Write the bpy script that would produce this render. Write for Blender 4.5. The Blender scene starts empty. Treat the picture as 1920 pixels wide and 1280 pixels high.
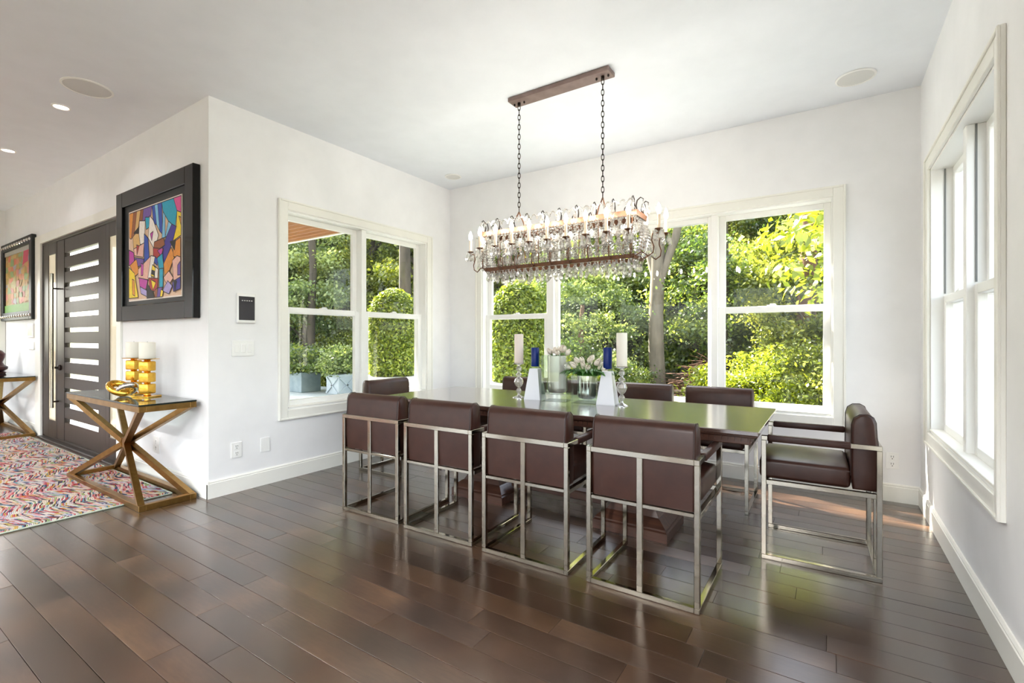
import bpy, bmesh, math, random
import numpy as np
from mathutils import Vector, Matrix
random.seed(7)
PI = math.pi
SC = bpy.context.scene
COL = SC.collection

# ------------------------------------------------------------------ camera, sky, sun, exposure
HC = 1.19                                   # camera height
YAW = 0.5813                                # camera turned left of +Y
cam_d = bpy.data.cameras.new('camera')
cam = bpy.data.objects.new('camera', cam_d)
COL.objects.link(cam)
cam.location = (0, 0, HC)
cam.rotation_euler = (PI / 2, 0, YAW)
cam_d.sensor_width = 36
cam_d.lens = 900.2 / 1920 * 36
cam_d.shift_y = -5.6 / 1920
cam_d.clip_start = 0.05
cam_d.clip_end = 300
SC.camera = cam

SUN_DIR = Vector((0.70, -0.25, -0.68)).normalized()      # direction the sunlight travels
world = bpy.data.worlds.new('World')
SC.world = world
world.use_nodes = True
wn = world.node_tree
wn.nodes.clear()
sky = wn.nodes.new('ShaderNodeTexSky')
sky.sky_type = 'NISHITA'
sky.sun_disc = False
sky.sun_elevation = math.asin(-SUN_DIR.z)
sky.sun_rotation = math.atan2(-SUN_DIR.x, -SUN_DIR.y)
sky.air_density = 1.0
sky.dust_density = 2.5
sky.ozone_density = 0.6
bg = wn.nodes.new('ShaderNodeBackground')
bg.inputs['Strength'].default_value = 0.64
wo = wn.nodes.new('ShaderNodeOutputWorld')
sat = wn.nodes.new('ShaderNodeHueSaturation')      # hazy summer sky: paler than the clear-sky model
sat.inputs['Saturation'].default_value = 0.45
wn.links.new(sky.outputs[0], sat.inputs['Color'])
wn.links.new(sat.outputs[0], bg.inputs[0])
wn.links.new(bg.outputs[0], wo.inputs[0])

sun_d = bpy.data.lights.new('sun', 'SUN')
sun_d.energy = 22.0
sun_d.angle = math.radians(0.53)
sun_d.color = (1.0, 0.93, 0.80)
sun_o = bpy.data.objects.new('sun', sun_d)
COL.objects.link(sun_o)
sun_o.location = (-8, 10, 12)
sun_o.rotation_euler = SUN_DIR.to_track_quat('-Z', 'Y').to_euler()

vs = SC.view_settings
vs.view_transform = 'Standard'
vs.look = 'None'
vs.gamma = 1.0
vs.use_curve_mapping = False
vs.exposure = 1.12

cy = SC.cycles
cy.max_bounces = 10
cy.diffuse_bounces = 5
cy.glossy_bounces = 4
cy.transmission_bounces = 6
cy.transparent_max_bounces = 24
cy.caustics_reflective = False
cy.caustics_refractive = False
cy.sample_clamp_indirect = 6.0
cy.use_denoising = True

BULB_STRENGTH = 70.0
FILL_LAMP_W = 275.0

# ------------------------------------------------------------------ materials
def lin(c):
    return tuple(((v / 255) / 12.92 if v / 255 <= 0.04045 else (((v / 255) + 0.055) / 1.055) ** 2.4) for v in c)

def mat(name, rgb=None, rough=0.5, metal=0.0, spec=0.5, emit=None, estr=0.0, coat=0.0, sheen=0.0):
    m = bpy.data.materials.new(name)
    m.use_nodes = True
    p = m.node_tree.nodes['Principled BSDF']
    if rgb:
        p.inputs['Base Color'].default_value = (*lin(rgb), 1)
    p.inputs['Roughness'].default_value = rough
    p.inputs['Metallic'].default_value = metal
    p.inputs['Specular IOR Level'].default_value = spec
    p.inputs['Coat Weight'].default_value = coat
    p.inputs['Coat Roughness'].default_value = 0.08
    p.inputs['Sheen Weight'].default_value = sheen
    if emit:
        p.inputs['Emission Color'].default_value = (*lin(emit), 1)
        p.inputs['Emission Strength'].default_value = estr
    return m

def N(m, kind, **kw):
    n = m.node_tree.nodes.new(kind)
    for k, v in kw.items():
        setattr(n, k, v)
    return n

def L(m, a, b):
    m.node_tree.links.new(a, b)

def P(m):
    return m.node_tree.nodes['Principled BSDF']

def ramp(m, fac, stops, interp='LINEAR'):
    r = N(m, 'ShaderNodeValToRGB')
    r.color_ramp.interpolation = interp
    e = r.color_ramp.elements
    while len(e) > 1:
        e.remove(e[-1])
    e[0].position, e[0].color = stops[0][0], (*lin(stops[0][1]), 1)
    for pos, c in stops[1:]:
        x = e.new(pos)
        x.color = (*lin(c), 1)
    if fac is not None:
        L(m, fac, r.inputs[0])
    return r

def obj_coord(m, scale=(1, 1, 1), rot=(0, 0, 0)):
    tc = N(m, 'ShaderNodeTexCoord')
    mp = N(m, 'ShaderNodeMapping')
    mp.inputs['Scale'].default_value = scale
    mp.inputs['Rotation'].default_value = rot
    L(m, tc.outputs['Object'], mp.inputs[0])
    return mp.outputs[0]

def noise(m, vec, scale, detail=3, rough=0.55):
    n = N(m, 'ShaderNodeTexNoise')
    n.inputs['Scale'].default_value = scale
    n.inputs['Detail'].default_value = detail
    n.inputs['Roughness'].default_value = rough
    if vec is not None:
        L(m, vec, n.inputs['Vector'])
    return n

def bump(m, h, strength=0.2, dist=0.01):
    b = N(m, 'ShaderNodeBump')
    b.inputs['Strength'].default_value = strength
    b.inputs['Distance'].default_value = dist
    L(m, h, b.inputs['Height'])
    L(m, b.outputs[0], P(m).inputs['Normal'])
    return b

def noisy(name, a, b, scale, rough=0.5, stretch=(1, 1, 1), bstr=0.0, **kw):
    m = mat(name, a, rough, **kw)
    v = obj_coord(m, stretch)
    n = noise(m, v, scale, 4)
    r = ramp(m, n.outputs[0], [(0.3, a), (0.7, b)])
    L(m, r.outputs[0], P(m).inputs['Base Color'])
    if bstr:
        bump(m, n.outputs[0], bstr, 0.004)
    return m

M = {}
M['wall'] = noisy('wall_paint', (236, 236, 237), (240, 240, 241), 6, 0.62, bstr=0.015)
M['ceiling'] = noisy('ceiling_paint', (234, 238, 244), (238, 242, 248), 5, 0.7)
M['trim'] = noisy('trim_enamel', (236, 235, 228), (240, 239, 232), 5, 0.35)
M['vinyl'] = mat('window_vinyl', (243, 243, 240), 0.32)
M['track'] = mat('window_track_grey', (120, 122, 120), 0.5)

def plank_mat():
    m = mat('dark_plank_wood', (66, 46, 36), 0.24, spec=1.0, coat=0.5)
    P(m).inputs['Coat Roughness'].default_value = 0.22
    oi = N(m, 'ShaderNodeObjectInfo')
    tc = N(m, 'ShaderNodeTexCoord')
    ad = N(m, 'ShaderNodeVectorMath', operation='ADD')
    mul = N(m, 'ShaderNodeVectorMath', operation='SCALE')
    cmb = N(m, 'ShaderNodeCombineXYZ')
    for i in range(3):
        L(m, oi.outputs['Random'], cmb.inputs[i])
    L(m, cmb.outputs[0], mul.inputs[0])
    mul.inputs['Scale'].default_value = 41.0
    L(m, tc.outputs['Object'], ad.inputs[0])
    L(m, mul.outputs[0], ad.inputs[1])
    mp = N(m, 'ShaderNodeMapping')
    mp.inputs['Scale'].default_value = (1.5, 9, 9)
    L(m, ad.outputs[0], mp.inputs[0])
    blot = noise(m, ad.outputs[0], 3.0, 1.5, 0.4)
    grain = noise(m, mp.outputs[0], 9, 6, 0.62)
    r1 = ramp(m, blot.outputs[0], [(0.22, (54, 39, 30)), (0.5, (78, 58, 45)), (0.78, (108, 82, 60))])
    r2 = ramp(m, grain.outputs[0], [(0.3, (196, 188, 182)), (0.65, (255, 255, 255))])
    mx = N(m, 'ShaderNodeMix', data_type='RGBA', blend_type='MULTIPLY')
    mx.inputs[0].default_value = 0.7
    L(m, r1.outputs[0], mx.inputs[6])
    L(m, r2.outputs[0], mx.inputs[7])
    tint = ramp(m, oi.outputs['Random'], [(0.0, (202, 194, 190)), (0.5, (224, 218, 214)), (1.0, (250, 243, 236))])
    mx2 = N(m, 'ShaderNodeMix', data_type='RGBA', blend_type='MULTIPLY')
    mx2.inputs[0].default_value = 0.85
    L(m, mx.outputs[2], mx2.inputs[6])
    L(m, tint.outputs[0], mx2.inputs[7])
    L(m, mx2.outputs[2], P(m).inputs['Base Color'])
    rr = N(m, 'ShaderNodeMapRange')
    rr.inputs['From Min'].default_value = 0.3
    rr.inputs['From Max'].default_value = 0.7
    rr.inputs['To Min'].default_value = 0.24
    rr.inputs['To Max'].default_value = 0.30
    L(m, oi.outputs['Random'], rr.inputs[0])
    L(m, rr.outputs[0], P(m).inputs['Roughness'])
    bump(m, grain.outputs[0], 0.05, 0.002)
    return m
M['plank'] = plank_mat()
M['subfloor'] = mat('floor_underlay', (30, 21, 17), 0.6)
M['leather'] = noisy('brown_leather', (51, 27, 20), (62, 35, 27), 14, 0.36, bstr=0.08, spec=0.36)
M['piping'] = mat('leather_seam', (50, 32, 28), 0.45)
M['nickel'] = mat('polished_nickel', (164, 157, 144), 0.10, metal=1.0)
M['tablewood'] = noisy('table_walnut', (68, 48, 42), (86, 62, 54), 5, 0.20, stretch=(0.6, 8, 8), spec=1.0, coat=1.0)
P(M['tablewood']).inputs['Coat IOR'].default_value = 1.9
P(M['tablewood']).inputs['Coat Roughness'].default_value = 0.16
M['tabledark'] = noisy('table_walnut_carved', (66, 42, 34), (92, 60, 46), 7, 0.32, stretch=(0.8, 7, 7))
M['brass'] = noisy('antique_brass', (140, 106, 58), (162, 126, 72), 20, 0.33, metal=1.0)
M['gold'] = noisy('gold_leaf', (224, 170, 60), (238, 190, 84), 30, 0.22, metal=1.0)
M['silver'] = mat('silver_polish', (215, 212, 205), 0.12, metal=1.0)
M['wax'] = mat('ivory_wax', (245, 240, 226), 0.45)
M['waxpink'] = mat('blush_wax', (236, 222, 212), 0.45)
M['bluewax'] = mat('navy_wax', (0, 36, 112), 0.3, spec=0.3)
M['ceramic'] = mat('white_ceramic', (232, 234, 240), 0.25)
M['black_gloss'] = mat('black_lacquer', (12, 12, 13), 0.07, spec=0.3)
M['black_mat'] = mat('black_mat_board', (12, 12, 13), 0.5)
M['white_plastic'] = mat('white_plastic', (240, 240, 238), 0.4)
M['slot'] = mat('socket_slot_grey', (80, 80, 80), 0.5)
M['screen'] = mat('dark_screen', (38, 36, 44), 0.18)
M['green_screen'] = mat('green_display', (80, 150, 90), 0.3, emit=(80, 150, 90), estr=0.25)
M['doorwood'] = noisy('espresso_door_wood', (38, 30, 26), (54, 43, 36), 8, 0.38, stretch=(7, 7, 0.7))
M['dark_metal'] = mat('dark_bronze', (50, 42, 38), 0.4, metal=0.8)
M['iron'] = noisy('rusted_iron', (96, 66, 48), (124, 82, 56), 30, 0.5, metal=0.35)
M['canopy'] = noisy('canopy_iron', (120, 100, 94), (136, 116, 110), 14, 0.45, metal=0.3)
M['sleeve'] = mat('candle_sleeve_ivory', (236, 214, 188), 0.5)
M['bulb'] = mat('lit_candle_bulb', (255, 230, 190), 0.3, emit=(255, 249, 238), estr=BULB_STRENGTH)
M['lens'] = mat('lit_downlight_lens', (255, 240, 225), 0.3, emit=(255, 236, 220), estr=3.0)
M['grille'] = mat('speaker_grille_white', (214, 214, 212), 0.6)
M['tulip'] = noisy('tulip_petal', (244, 232, 216), (250, 244, 232), 40, 0.5)
M['stem'] = mat('tulip_stem_green', (70, 120, 40), 0.5)
M['tulipleaf'] = noisy('tulip_leaf', (40, 96, 28), (76, 136, 44), 20, 0.45)
M['pewter'] = mat('brushed_pewter', (196, 190, 182), 0.34, metal=1.0)
M['sculpture'] = noisy('dark_red_bronze', (44, 22, 22), (92, 36, 30), 18, 0.3, metal=0.4)
M['bark_pale'] = noisy('pale_tree_bark', (96, 88, 76), (132, 120, 104), 9, 0.9, stretch=(1, 1, 0.25), bstr=0.5)
M['bark'] = noisy('tree_bark', (52, 46, 38), (82, 73, 61), 9, 0.9, stretch=(1, 1, 0.25), bstr=0.5)
M['barkred'] = noisy('reddish_bark', (92, 66, 54), (118, 88, 72), 9, 0.9, stretch=(1, 1, 0.25), bstr=0.5)
M['soil'] = noisy('woodland_soil', (58, 62, 34), (88, 92, 48), 3, 0.95)
M['stone'] = noisy('patio_stone', (150, 158, 156), (176, 184, 182), 4, 0.6)
M['paving'] = noisy('pale_paving', (134, 133, 128), (150, 149, 144), 3, 0.7)
M['rock'] = noisy('brown_fieldstone', (120, 98, 82), (160, 136, 112), 8, 0.85, bstr=0.4)
M['planter_blue'] = noisy('grey_blue_planter', (110, 126, 132), (138, 152, 156), 5, 0.55)
M['planter_pale'] = noisy('pale_planter', (160, 172, 180), (178, 188, 194), 6, 0.5)
M['planter_white'] = noisy('white_planter', (226, 228, 232), (238, 240, 242), 5, 0.5)
M['cedar'] = noisy('cedar_board', (112, 64, 26), (142, 86, 38), 7, 0.4, stretch=(0.6, 8, 8))
M['siding'] = noisy('pale_siding', (100, 110, 106), (110, 119, 115), 5, 0.6)
M['twig'] = mat('dry_twig', (128, 96, 78), 0.9)
M['fascia'] = mat('white_fascia', (240, 236, 222), 0.4)

def glassy(name, tint=(1, 1, 1), ior=1.45, refr=0.0, gloss_rough=0.0, boost=1.0, base=0.0, thin=True, frost_glow=0.0):
    m = bpy.data.materials.new(name)
    m.use_nodes = True
    nt = m.node_tree
    nt.nodes.clear()
    out = N(m, 'ShaderNodeOutputMaterial')
    tr = N(m, 'ShaderNodeBsdfTransparent')
    tr.inputs[0].default_value = (*tint, 1)
    gl = N(m, 'ShaderNodeBsdfGlossy')
    gl.inputs['Roughness'].default_value = gloss_rough
    fr = N(m, 'ShaderNodeFresnel')
    fr.inputs[0].default_value = ior
    if thin:                                  # leaving the thin sheet: same reflectance as entering it
        ge = N(m, 'ShaderNodeNewGeometry')
        iv = N(m, 'ShaderNodeMapRange')
        iv.inputs['To Min'].default_value = ior
        iv.inputs['To Max'].default_value = 1 / ior
        L(m, ge.outputs['Backfacing'], iv.inputs[0])
        L(m, iv.outputs[0], fr.inputs[0])
    fac = N(m, 'ShaderNodeMath', operation='MULTIPLY_ADD')
    fac.use_clamp = True
    fac.inputs[1].default_value = boost
    fac.inputs[2].default_value = base
    L(m, fr.outputs[0], fac.inputs[0])
    mx = N(m, 'ShaderNodeMixShader')
    L(m, fac.outputs[0], mx.inputs[0])
    body = tr.outputs[0]
    if refr:
        rf = N(m, 'ShaderNodeBsdfRefraction')
        rf.inputs['Color'].default_value = (*tint, 1)
        rf.inputs['IOR'].default_value = ior
        rf.inputs['Roughness'].default_value = 0.0
        m2 = N(m, 'ShaderNodeMixShader')
        m2.inputs[0].default_value = refr
        L(m, tr.outputs[0], m2.inputs[1])
        L(m, rf.outputs[0], m2.inputs[2])
        body = m2.outputs[0]
    if frost_glow:
        tl = N(m, 'ShaderNodeBsdfTranslucent')
        tl.inputs[0].default_value = (1, 0.91, 0.82, 1)  # warm tint puts the bulbs' peach glow into the glass colour
        m3 = N(m, 'ShaderNodeMixShader')
        m3.inputs[0].default_value = frost_glow
        L(m, body, m3.inputs[1])
        L(m, tl.outputs[0], m3.inputs[2])
        body = m3.outputs[0]
    L(m, body, mx.inputs[1])
    L(m, gl.outputs[0], mx.inputs[2])
    L(m, mx.outputs[0], out.inputs[0])
    return m
M['pane'] = glassy('window_glass', (0.985, 0.99, 0.985), 1.45, boost=0.40)
M['crystal'] = glassy('crystal', (0.98, 0.98, 0.97), 1.6, refr=0.2, boost=1.5, base=0.22, gloss_rough=0.09, frost_glow=0.2)  # pale scatter in the crystal stands in for sparkle from the bulbs
M['vaseglass'] = glassy('clear_vase_glass', (0.93, 0.97, 0.95), 1.5, boost=1.2, base=0.02)
M['tableglass'] = glassy('console_glass', (0.80, 0.88, 0.86), 1.5, boost=1.2, base=0.03)
M['obscure'] = glassy('obscure_sidelight_glass', (0.9, 0.92, 0.9), 1.45, boost=1.0, frost_glow=0.75)
M['glass_edge'] = mat('glass_edge_dark', (26, 34, 32), 0.1)

def leaf_mat(name, dark, mid, light, trans=0.55):
    m = bpy.data.materials.new(name)
    m.use_nodes = True
    nt = m.node_tree
    nt.nodes.clear()
    out = N(m, 'ShaderNodeOutputMaterial')
    at = N(m, 'ShaderNodeAttribute')
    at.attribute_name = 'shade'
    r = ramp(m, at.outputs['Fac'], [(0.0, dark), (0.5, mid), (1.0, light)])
    di = N(m, 'ShaderNodeBsdfDiffuse')
    tl = N(m, 'ShaderNodeBsdfTranslucent')
    gl = N(m, 'ShaderNodeBsdfGlossy')
    gl.inputs['Roughness'].default_value = 0.42
    gl.inputs['Color'].default_value = (0.95, 0.96, 0.85, 1)
    br = N(m, 'ShaderNodeMix', data_type='RGBA', blend_type='MULTIPLY')
    br.inputs[0].default_value = 1.0
    br.inputs[7].default_value = (1.0, 0.95, 0.5, 1)
    L(m, r.outputs[0], br.inputs[6])
    L(m, r.outputs[0], di.inputs[0])
    L(m, br.outputs[2], tl.inputs[0])
    a = N(m, 'ShaderNodeMixShader')
    a.inputs[0].default_value = trans
    L(m, di.outputs[0], a.inputs[1])
    L(m, tl.outputs[0], a.inputs[2])
    b = N(m, 'ShaderNodeMixShader')
    b.inputs[0].default_value = 0.06
    L(m, a.outputs[0], b.inputs[1])
    L(m, gl.outputs[0], b.inputs[2])
    L(m, b.outputs[0], out.inputs[0])
    return m
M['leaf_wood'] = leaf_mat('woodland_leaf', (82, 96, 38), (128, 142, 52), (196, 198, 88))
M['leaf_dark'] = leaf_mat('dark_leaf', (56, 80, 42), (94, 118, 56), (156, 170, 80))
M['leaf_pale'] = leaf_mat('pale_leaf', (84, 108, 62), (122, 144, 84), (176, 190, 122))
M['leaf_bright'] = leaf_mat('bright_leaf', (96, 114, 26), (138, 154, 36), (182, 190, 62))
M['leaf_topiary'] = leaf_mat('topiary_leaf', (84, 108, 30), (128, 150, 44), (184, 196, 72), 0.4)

# ------------------------------------------------------------------ mesh helpers
def bx(bm, x0, x1, y0, y1, z0, z1, bev=0.0, seg=2):
    vs_ = [bm.verts.new(p) for p in ((x0, y0, z0), (x1, y0, z0), (x1, y1, z0), (x0, y1, z0), (x0, y0, z1), (x1, y0, z1), (x1, y1, z1), (x0, y1, z1))]
    fs = [bm.faces.new([vs_[i] for i in q]) for q in ((0, 3, 2, 1), (4, 5, 6, 7), (0, 1, 5, 4), (1, 2, 6, 5), (2, 3, 7, 6), (3, 0, 4, 7))]
    if bev > 0:
        es = list({e for f in fs for e in f.edges})
        bmesh.ops.bevel(bm, geom=es, offset=bev, segments=seg, affect='EDGES', profile=0.5)
    return bm

def frame_basis(d):
    d = d.normalized()
    up = Vector((0, 0, 1)) if abs(d.z) < 0.95 else Vector((0, 1, 0))
    s = d.cross(up).normalized()
    return s, s.cross(d).normalized()

def tube(bm, pts, r, n=8, cap=True, square=False):
    pts = [Vector(p) for p in pts]
    rs = r if isinstance(r, (list, tuple)) else [r] * len(pts)
    rings = []
    prev = None
    for i, p in enumerate(pts):
        d = (pts[min(i + 1, len(pts) - 1)] - pts[max(i - 1, 0)])
        s, u = frame_basis(d)
        if prev is not None and s.dot(prev) < 0:
            s, u = -s, -u
        prev = s
        ring = []
        for k in range(n):
            a = 2 * PI * k / n + (PI / 4 if square else 0)
            ring.append(bm.verts.new(p + (s * math.cos(a) + u * math.sin(a)) * rs[i]))
        rings.append(ring)
    for a, b in zip(rings, rings[1:]):
        for k in range(n):
            bm.faces.new((a[k], a[(k + 1) % n], b[(k + 1) % n], b[k]))
    if cap:
        bm.faces.new(rings[0][::-1])
        bm.faces.new(rings[-1])
    return bm

def bar(bm, a, b, w):
    return tube(bm, [a, b], w / math.sqrt(2), 4, True, True)

def lathe(bm, prof, n=24, c=(0, 0, 0), cap=True, rot=0.0):
    rings = []
    for r, z in prof:
        rings.append([bm.verts.new((c[0] + r * math.cos(2 * PI * k / n + rot), c[1] + r * math.sin(2 * PI * k / n + rot), c[2] + z)) for k in range(n)])
    for a, b in zip(rings, rings[1:]):
        for k in range(n):
            bm.faces.new((a[k], a[(k + 1) % n], b[(k + 1) % n], b[k]))
    if cap:
        bm.faces.new(rings[0][::-1])
        bm.faces.new(rings[-1])
    return bm

def torus(bm, R, r, c, axis='Z', sx=1.0, sy=1.0, n=24, k=8, mtx=None):
    rings = []
    for i in range(n):
        a = 2 * PI * i / n
        ring = []
        for j in range(k):
            b = 2 * PI * j / k
            v = Vector(((R + r * math.cos(b)) * math.cos(a) * sx, (R + r * math.cos(b)) * math.sin(a) * sy, r * math.sin(b)))
            if axis == 'Y':
                v = Vector((v.x, v.z, v.y))
            elif axis == 'X':
                v = Vector((v.z, v.x, v.y))
            if mtx is not None:
                v = mtx @ v
            ring.append(bm.verts.new(v + Vector(c)))
        rings.append(ring)
    for i in range(n):
        a, b = rings[i], rings[(i + 1) % n]
        for j in range(k):
            bm.faces.new((a[j], b[j], b[(j + 1) % k], a[(j + 1) % k]))
    return bm

def B():
    return bmesh.new()

def mesh(name, bm, m, smooth=False, angle=40):
    me = bpy.data.meshes.new(name)
    bmesh.ops.recalc_face_normals(bm, faces=bm.faces[:])
    bm.to_mesh(me)
    bm.free()
    for x in (m if isinstance(m, (list, tuple)) else [m]):
        me.materials.append(x)
    if smooth:
        me.polygons.foreach_set('use_smooth', [True] * len(me.polygons))
        try:
            me.set_sharp_from_angle(angle=math.radians(angle))
        except Exception:
            pass
    return me

def link(name, me, parent=None, loc=None, rot=None):
    o = bpy.data.objects.new(name, me)
    COL.objects.link(o)
    if parent is not None:
        o.parent = parent
    if loc is not None:
        o.location = loc
    if rot is not None:
        o.rotation_euler = rot
    return o

def ob(name, bm, m, parent=None, smooth=False, loc=None, rot=None, angle=40):
    return link(name, mesh(name, bm, m, smooth, angle), parent, loc, rot)

def tag(o, label, cat, group=None, kind=None):
    o['label'] = label
    o['category'] = cat
    if group:
        o['group'] = group
    if kind:
        o['kind'] = kind
    return o

def thing(name, label, cat, loc=(0, 0, 0), rotz=0.0, group=None):
    o = bpy.data.objects.new(name, None)
    COL.objects.link(o)
    o.empty_display_size = 0.1
    o.location = loc
    o.rotation_euler = (0, 0, rotz)
    return tag(o, label, cat, group)

def struct_root(name, label=None, loc=(0, 0, 0)):
    o = bpy.data.objects.new(name, None)
    COL.objects.link(o)
    o.location = loc
    o['kind'] = 'structure'
    if label:
        o['label'] = label
    return o

def struct(name, bm, m, label=None, smooth=False):
    o = ob(name, bm, m, None, smooth)
    o['kind'] = 'structure'
    if label:
        o['label'] = label
    return o

def dup(root, loc, rotz=0.0, label=None):
    r = root.copy()
    COL.objects.link(r)
    r.location = loc
    r.rotation_euler = (0, 0, rotz)
    if label:
        r['label'] = label
    for ch in list(root.children):
        c = ch.copy()
        COL.objects.link(c)
        c.parent = r
        for g in list(ch.children):
            d = g.copy()
            COL.objects.link(d)
            d.parent = c
    return r

# ------------------------------------------------------------------ room shell
XL, YB, XR, YA, HC_ = -3.84, 4.466, 0.557, 1.742, 2.994
XF, YF = -9.73, -5.0
T = 0.17

def wall_with_holes(name, axis, p0, p1, a0, a1, holes, m, label):
    """axis 'X': slab between x=p0..p1 spanning y=a0..a1; axis 'Y': slab between y=p0..p1 spanning x=a0..a1. holes (s0,s1,z0,z1)"""
    bm = B()
    def put(s0, s1, z0, z1):
        if s1 - s0 < 1e-4 or z1 - z0 < 1e-4:
            return
        if axis == 'X':
            bx(bm, p0, p1, s0, s1, z0, z1)
        else:
            bx(bm, s0, s1, p0, p1, z0, z1)
    s = a0
    for h in sorted(holes):
        put(s, h[0], 0, HC_)
        put(h[0], h[1], 0, h[2])
        put(h[0], h[1], h[3], HC_)
        s = h[1]
    put(s, a1, 0, HC_)
    return struct(name, bm, m, label)

WZ0, WZ1 = 0.583, 2.283
W1 = (2.36, 4.058, WZ0, WZ1)
W2 = (-3.349, 0.036, WZ0, WZ1)
W3 = (2.583, 4.078, WZ0, WZ1)
D1 = (-7.98, -5.57, 0.0, 2.34)
WL = (0.95, 1.64, 0.85, 2.1)             # entrance hall window in the far left wall
WF = [(-8.8, -6.0, 0.1, 2.6), (-5.4, -2.6, 0.1, 2.6), (-2.2, 0.3, 0.1, 2.6)]   # unseen glazing added behind the camera for fill daylight
WR2 = (-4.7, 0.7, 0.08, 2.75)  # unseen opening added on the right to let in fill daylight
wall_with_holes('wall_left', 'X', XL - T, XL, YA + T, YB, [W1], M['wall'], 'white dining wall with the paired window and wall tablet')
wall_with_holes('wall_back', 'Y', YB, YB + T, XL - T, XR + T, [W2], M['wall'], 'white dining wall behind the chandelier with the triple window')
wall_with_holes('wall_right', 'X', XR, XR + T, YF, YB, [W3, WR2], M['wall'], 'white wall at the right edge with a deep window')
wall_with_holes('wall_entrance', 'Y', YA, YA + T, XF - T, XL, [D1], M['wall'], 'white entrance wall with the slatted front door')
wall_with_holes('wall_hall', 'X', XF - T, XF, YF, YA, [WL], M['wall'], 'white end wall of the entrance hall')
wall_with_holes('wall_front', 'Y', YF - T, YF, XF - T, XR + T, WF, M['wall'], 'white glazed wall behind the viewpoint')
bm = B()
bx(bm, XF - T, XR + T, YF - T, YA + T, HC_, HC_ + 0.2)
bx(bm, XL - T, XR + T, YA + T, YB + T, HC_, HC_ + 0.2)
struct('ceiling', bm, M['ceiling'], 'flat white ceiling')

# floor: slab with its planks as parts
bm = B()
bx(bm, XF - T, XR + T, YF - T, YA + T, -0.2, -0.012)
bx(bm, XL - T, XR + T, YA + T, YB + T, -0.2, -0.012)
floor = struct('floor', bm, M['subfloor'], 'dark brown wooden plank floor')
PW = 0.1207
rowY0 = 0.494 - PW * 3
plank_cache = {}
rng = random.Random(3)
def plank(parent, x0, x1, y0, y1):
    key = (round(x1 - x0, 2), round(y1 - y0, 3))
    if key not in plank_cache:
        w, d = key
        bmp = B()
        bx(bmp, -w / 2 + 0.0008, w / 2 - 0.0008, -d / 2 + 0.0013, d / 2 - 0.0013, -0.012, 0.0, 0.0005, 1)
        plank_cache[key] = mesh('plank', bmp, M['plank'])
    return link('plank', plank_cache[key], parent, ((x0 + x1) / 2, (y0 + y1) / 2, rng.uniform(-0.0006, 0.0)))
y = rowY0
while y < YB - 0.001:
    y1 = min(y + PW, YB)
    if y < YA - PW * 0.6:
        xa = max(-5.0, -0.9 - 4.2 * max(y, 0.2) * 1.15)
        xa = max(xa, -5.6)
    else:
        xa = XL
    x = XR
    first = True
    while x > xa + 0.02:
        ln = round(rng.uniform(0.35, 1.3) if first else rng.choice((0.65, 0.9, 1.1, 1.3, 1.5)), 2)
        first = False
        x0 = x - ln
        if x0 - xa < 0.3:
            x0 = xa
        plank(floor, x0, x, y, y1)
        x = x0
    y = y1
# planks of the rest of the open room, out of the photograph's view, joined
bm = B()
y = rowY0
k = 0
while y > YF + 0.05:
    y0 = max(y - PW, YF)
    x = XR - rng.uniform(0, 0.8)
    xs = [XR]
    while x > XF:
        xs.append(x)
        x -= rng.choice((1.1, 1.5, 1.9))
    xs.append(XF)
    for a, b in zip(xs, xs[1:]):
        bx(bm, b + 0.0008, a - 0.0008, y0 + 0.001, y - 0.001, -0.012, 0)
    y = y0
y = rowY0
while y < YA - 0.01:
    y1 = min(y + PW, YA)
    xa = max(max(-5.0, -0.9 - 4.2 * max(y, 0.2) * 1.15), -5.6) if y < YA - PW * 0.6 else XL
    for i in range(8):
        a = xa - i * 1.0
        b = max(a - 1.0, XF)
        if a > XF + 0.05:
            bx(bm, b + 0.0008, a - 0.0008, y + 0.001, y1 - 0.001, -0.012, 0)
    y = y1
o = ob('planking', bm, M['plank'], floor)
o['kind'] = 'stuff'

# baseboards
def base_profile(t=0.015, h=0.13):
    return [(0, 0), (t, 0), (t, h - 0.022), (t - 0.004, h - 0.018), (t - 0.002, h - 0.010), (t - 0.009, h), (0, h)]

def baseboard(name, a, b, nrm, label):
    bm = B()
    a, b, nrm = Vector(a), Vector(b), Vector(nrm)
    rings = []
    for p in (a, b):
        rings.append([bm.verts.new(p + nrm * q[0] + Vector((0, 0, q[1]))) for q in base_profile()])
    n = len(rings[0])
    for i in range(n):
        bm.faces.new((rings[0][i], rings[0][(i + 1) % n], rings[1][(i + 1) % n], rings[1][i]))
    bm.faces.new(rings[0])
    bm.faces.new(rings[1][::-1])
    return struct(name, bm, M['trim'], label)
baseboard('baseboard_left', (XL, YA - 0.015, 0), (XL, YB, 0), (1, 0, 0), 'white baseboard along the dining left wall')
baseboard('baseboard_back', (XL, YB, 0), (XR, YB, 0), (0, -1, 0), 'white baseboard below the triple window')
baseboard('baseboard_right', (XR, YF, 0), (XR, YB, 0), (-1, 0, 0), 'white baseboard along the right wall')
baseboard('baseboard_entrance', (D1[1] + 0.1, YA, 0), (XL + 0.015, YA, 0), (0, -1, 0), 'white baseboard behind the gold console')
baseboard('baseboard_hall', (XF, YA, 0), (D1[0] - 0.1, YA, 0), (0, -1, 0), 'white baseboard left of the front door')

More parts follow.
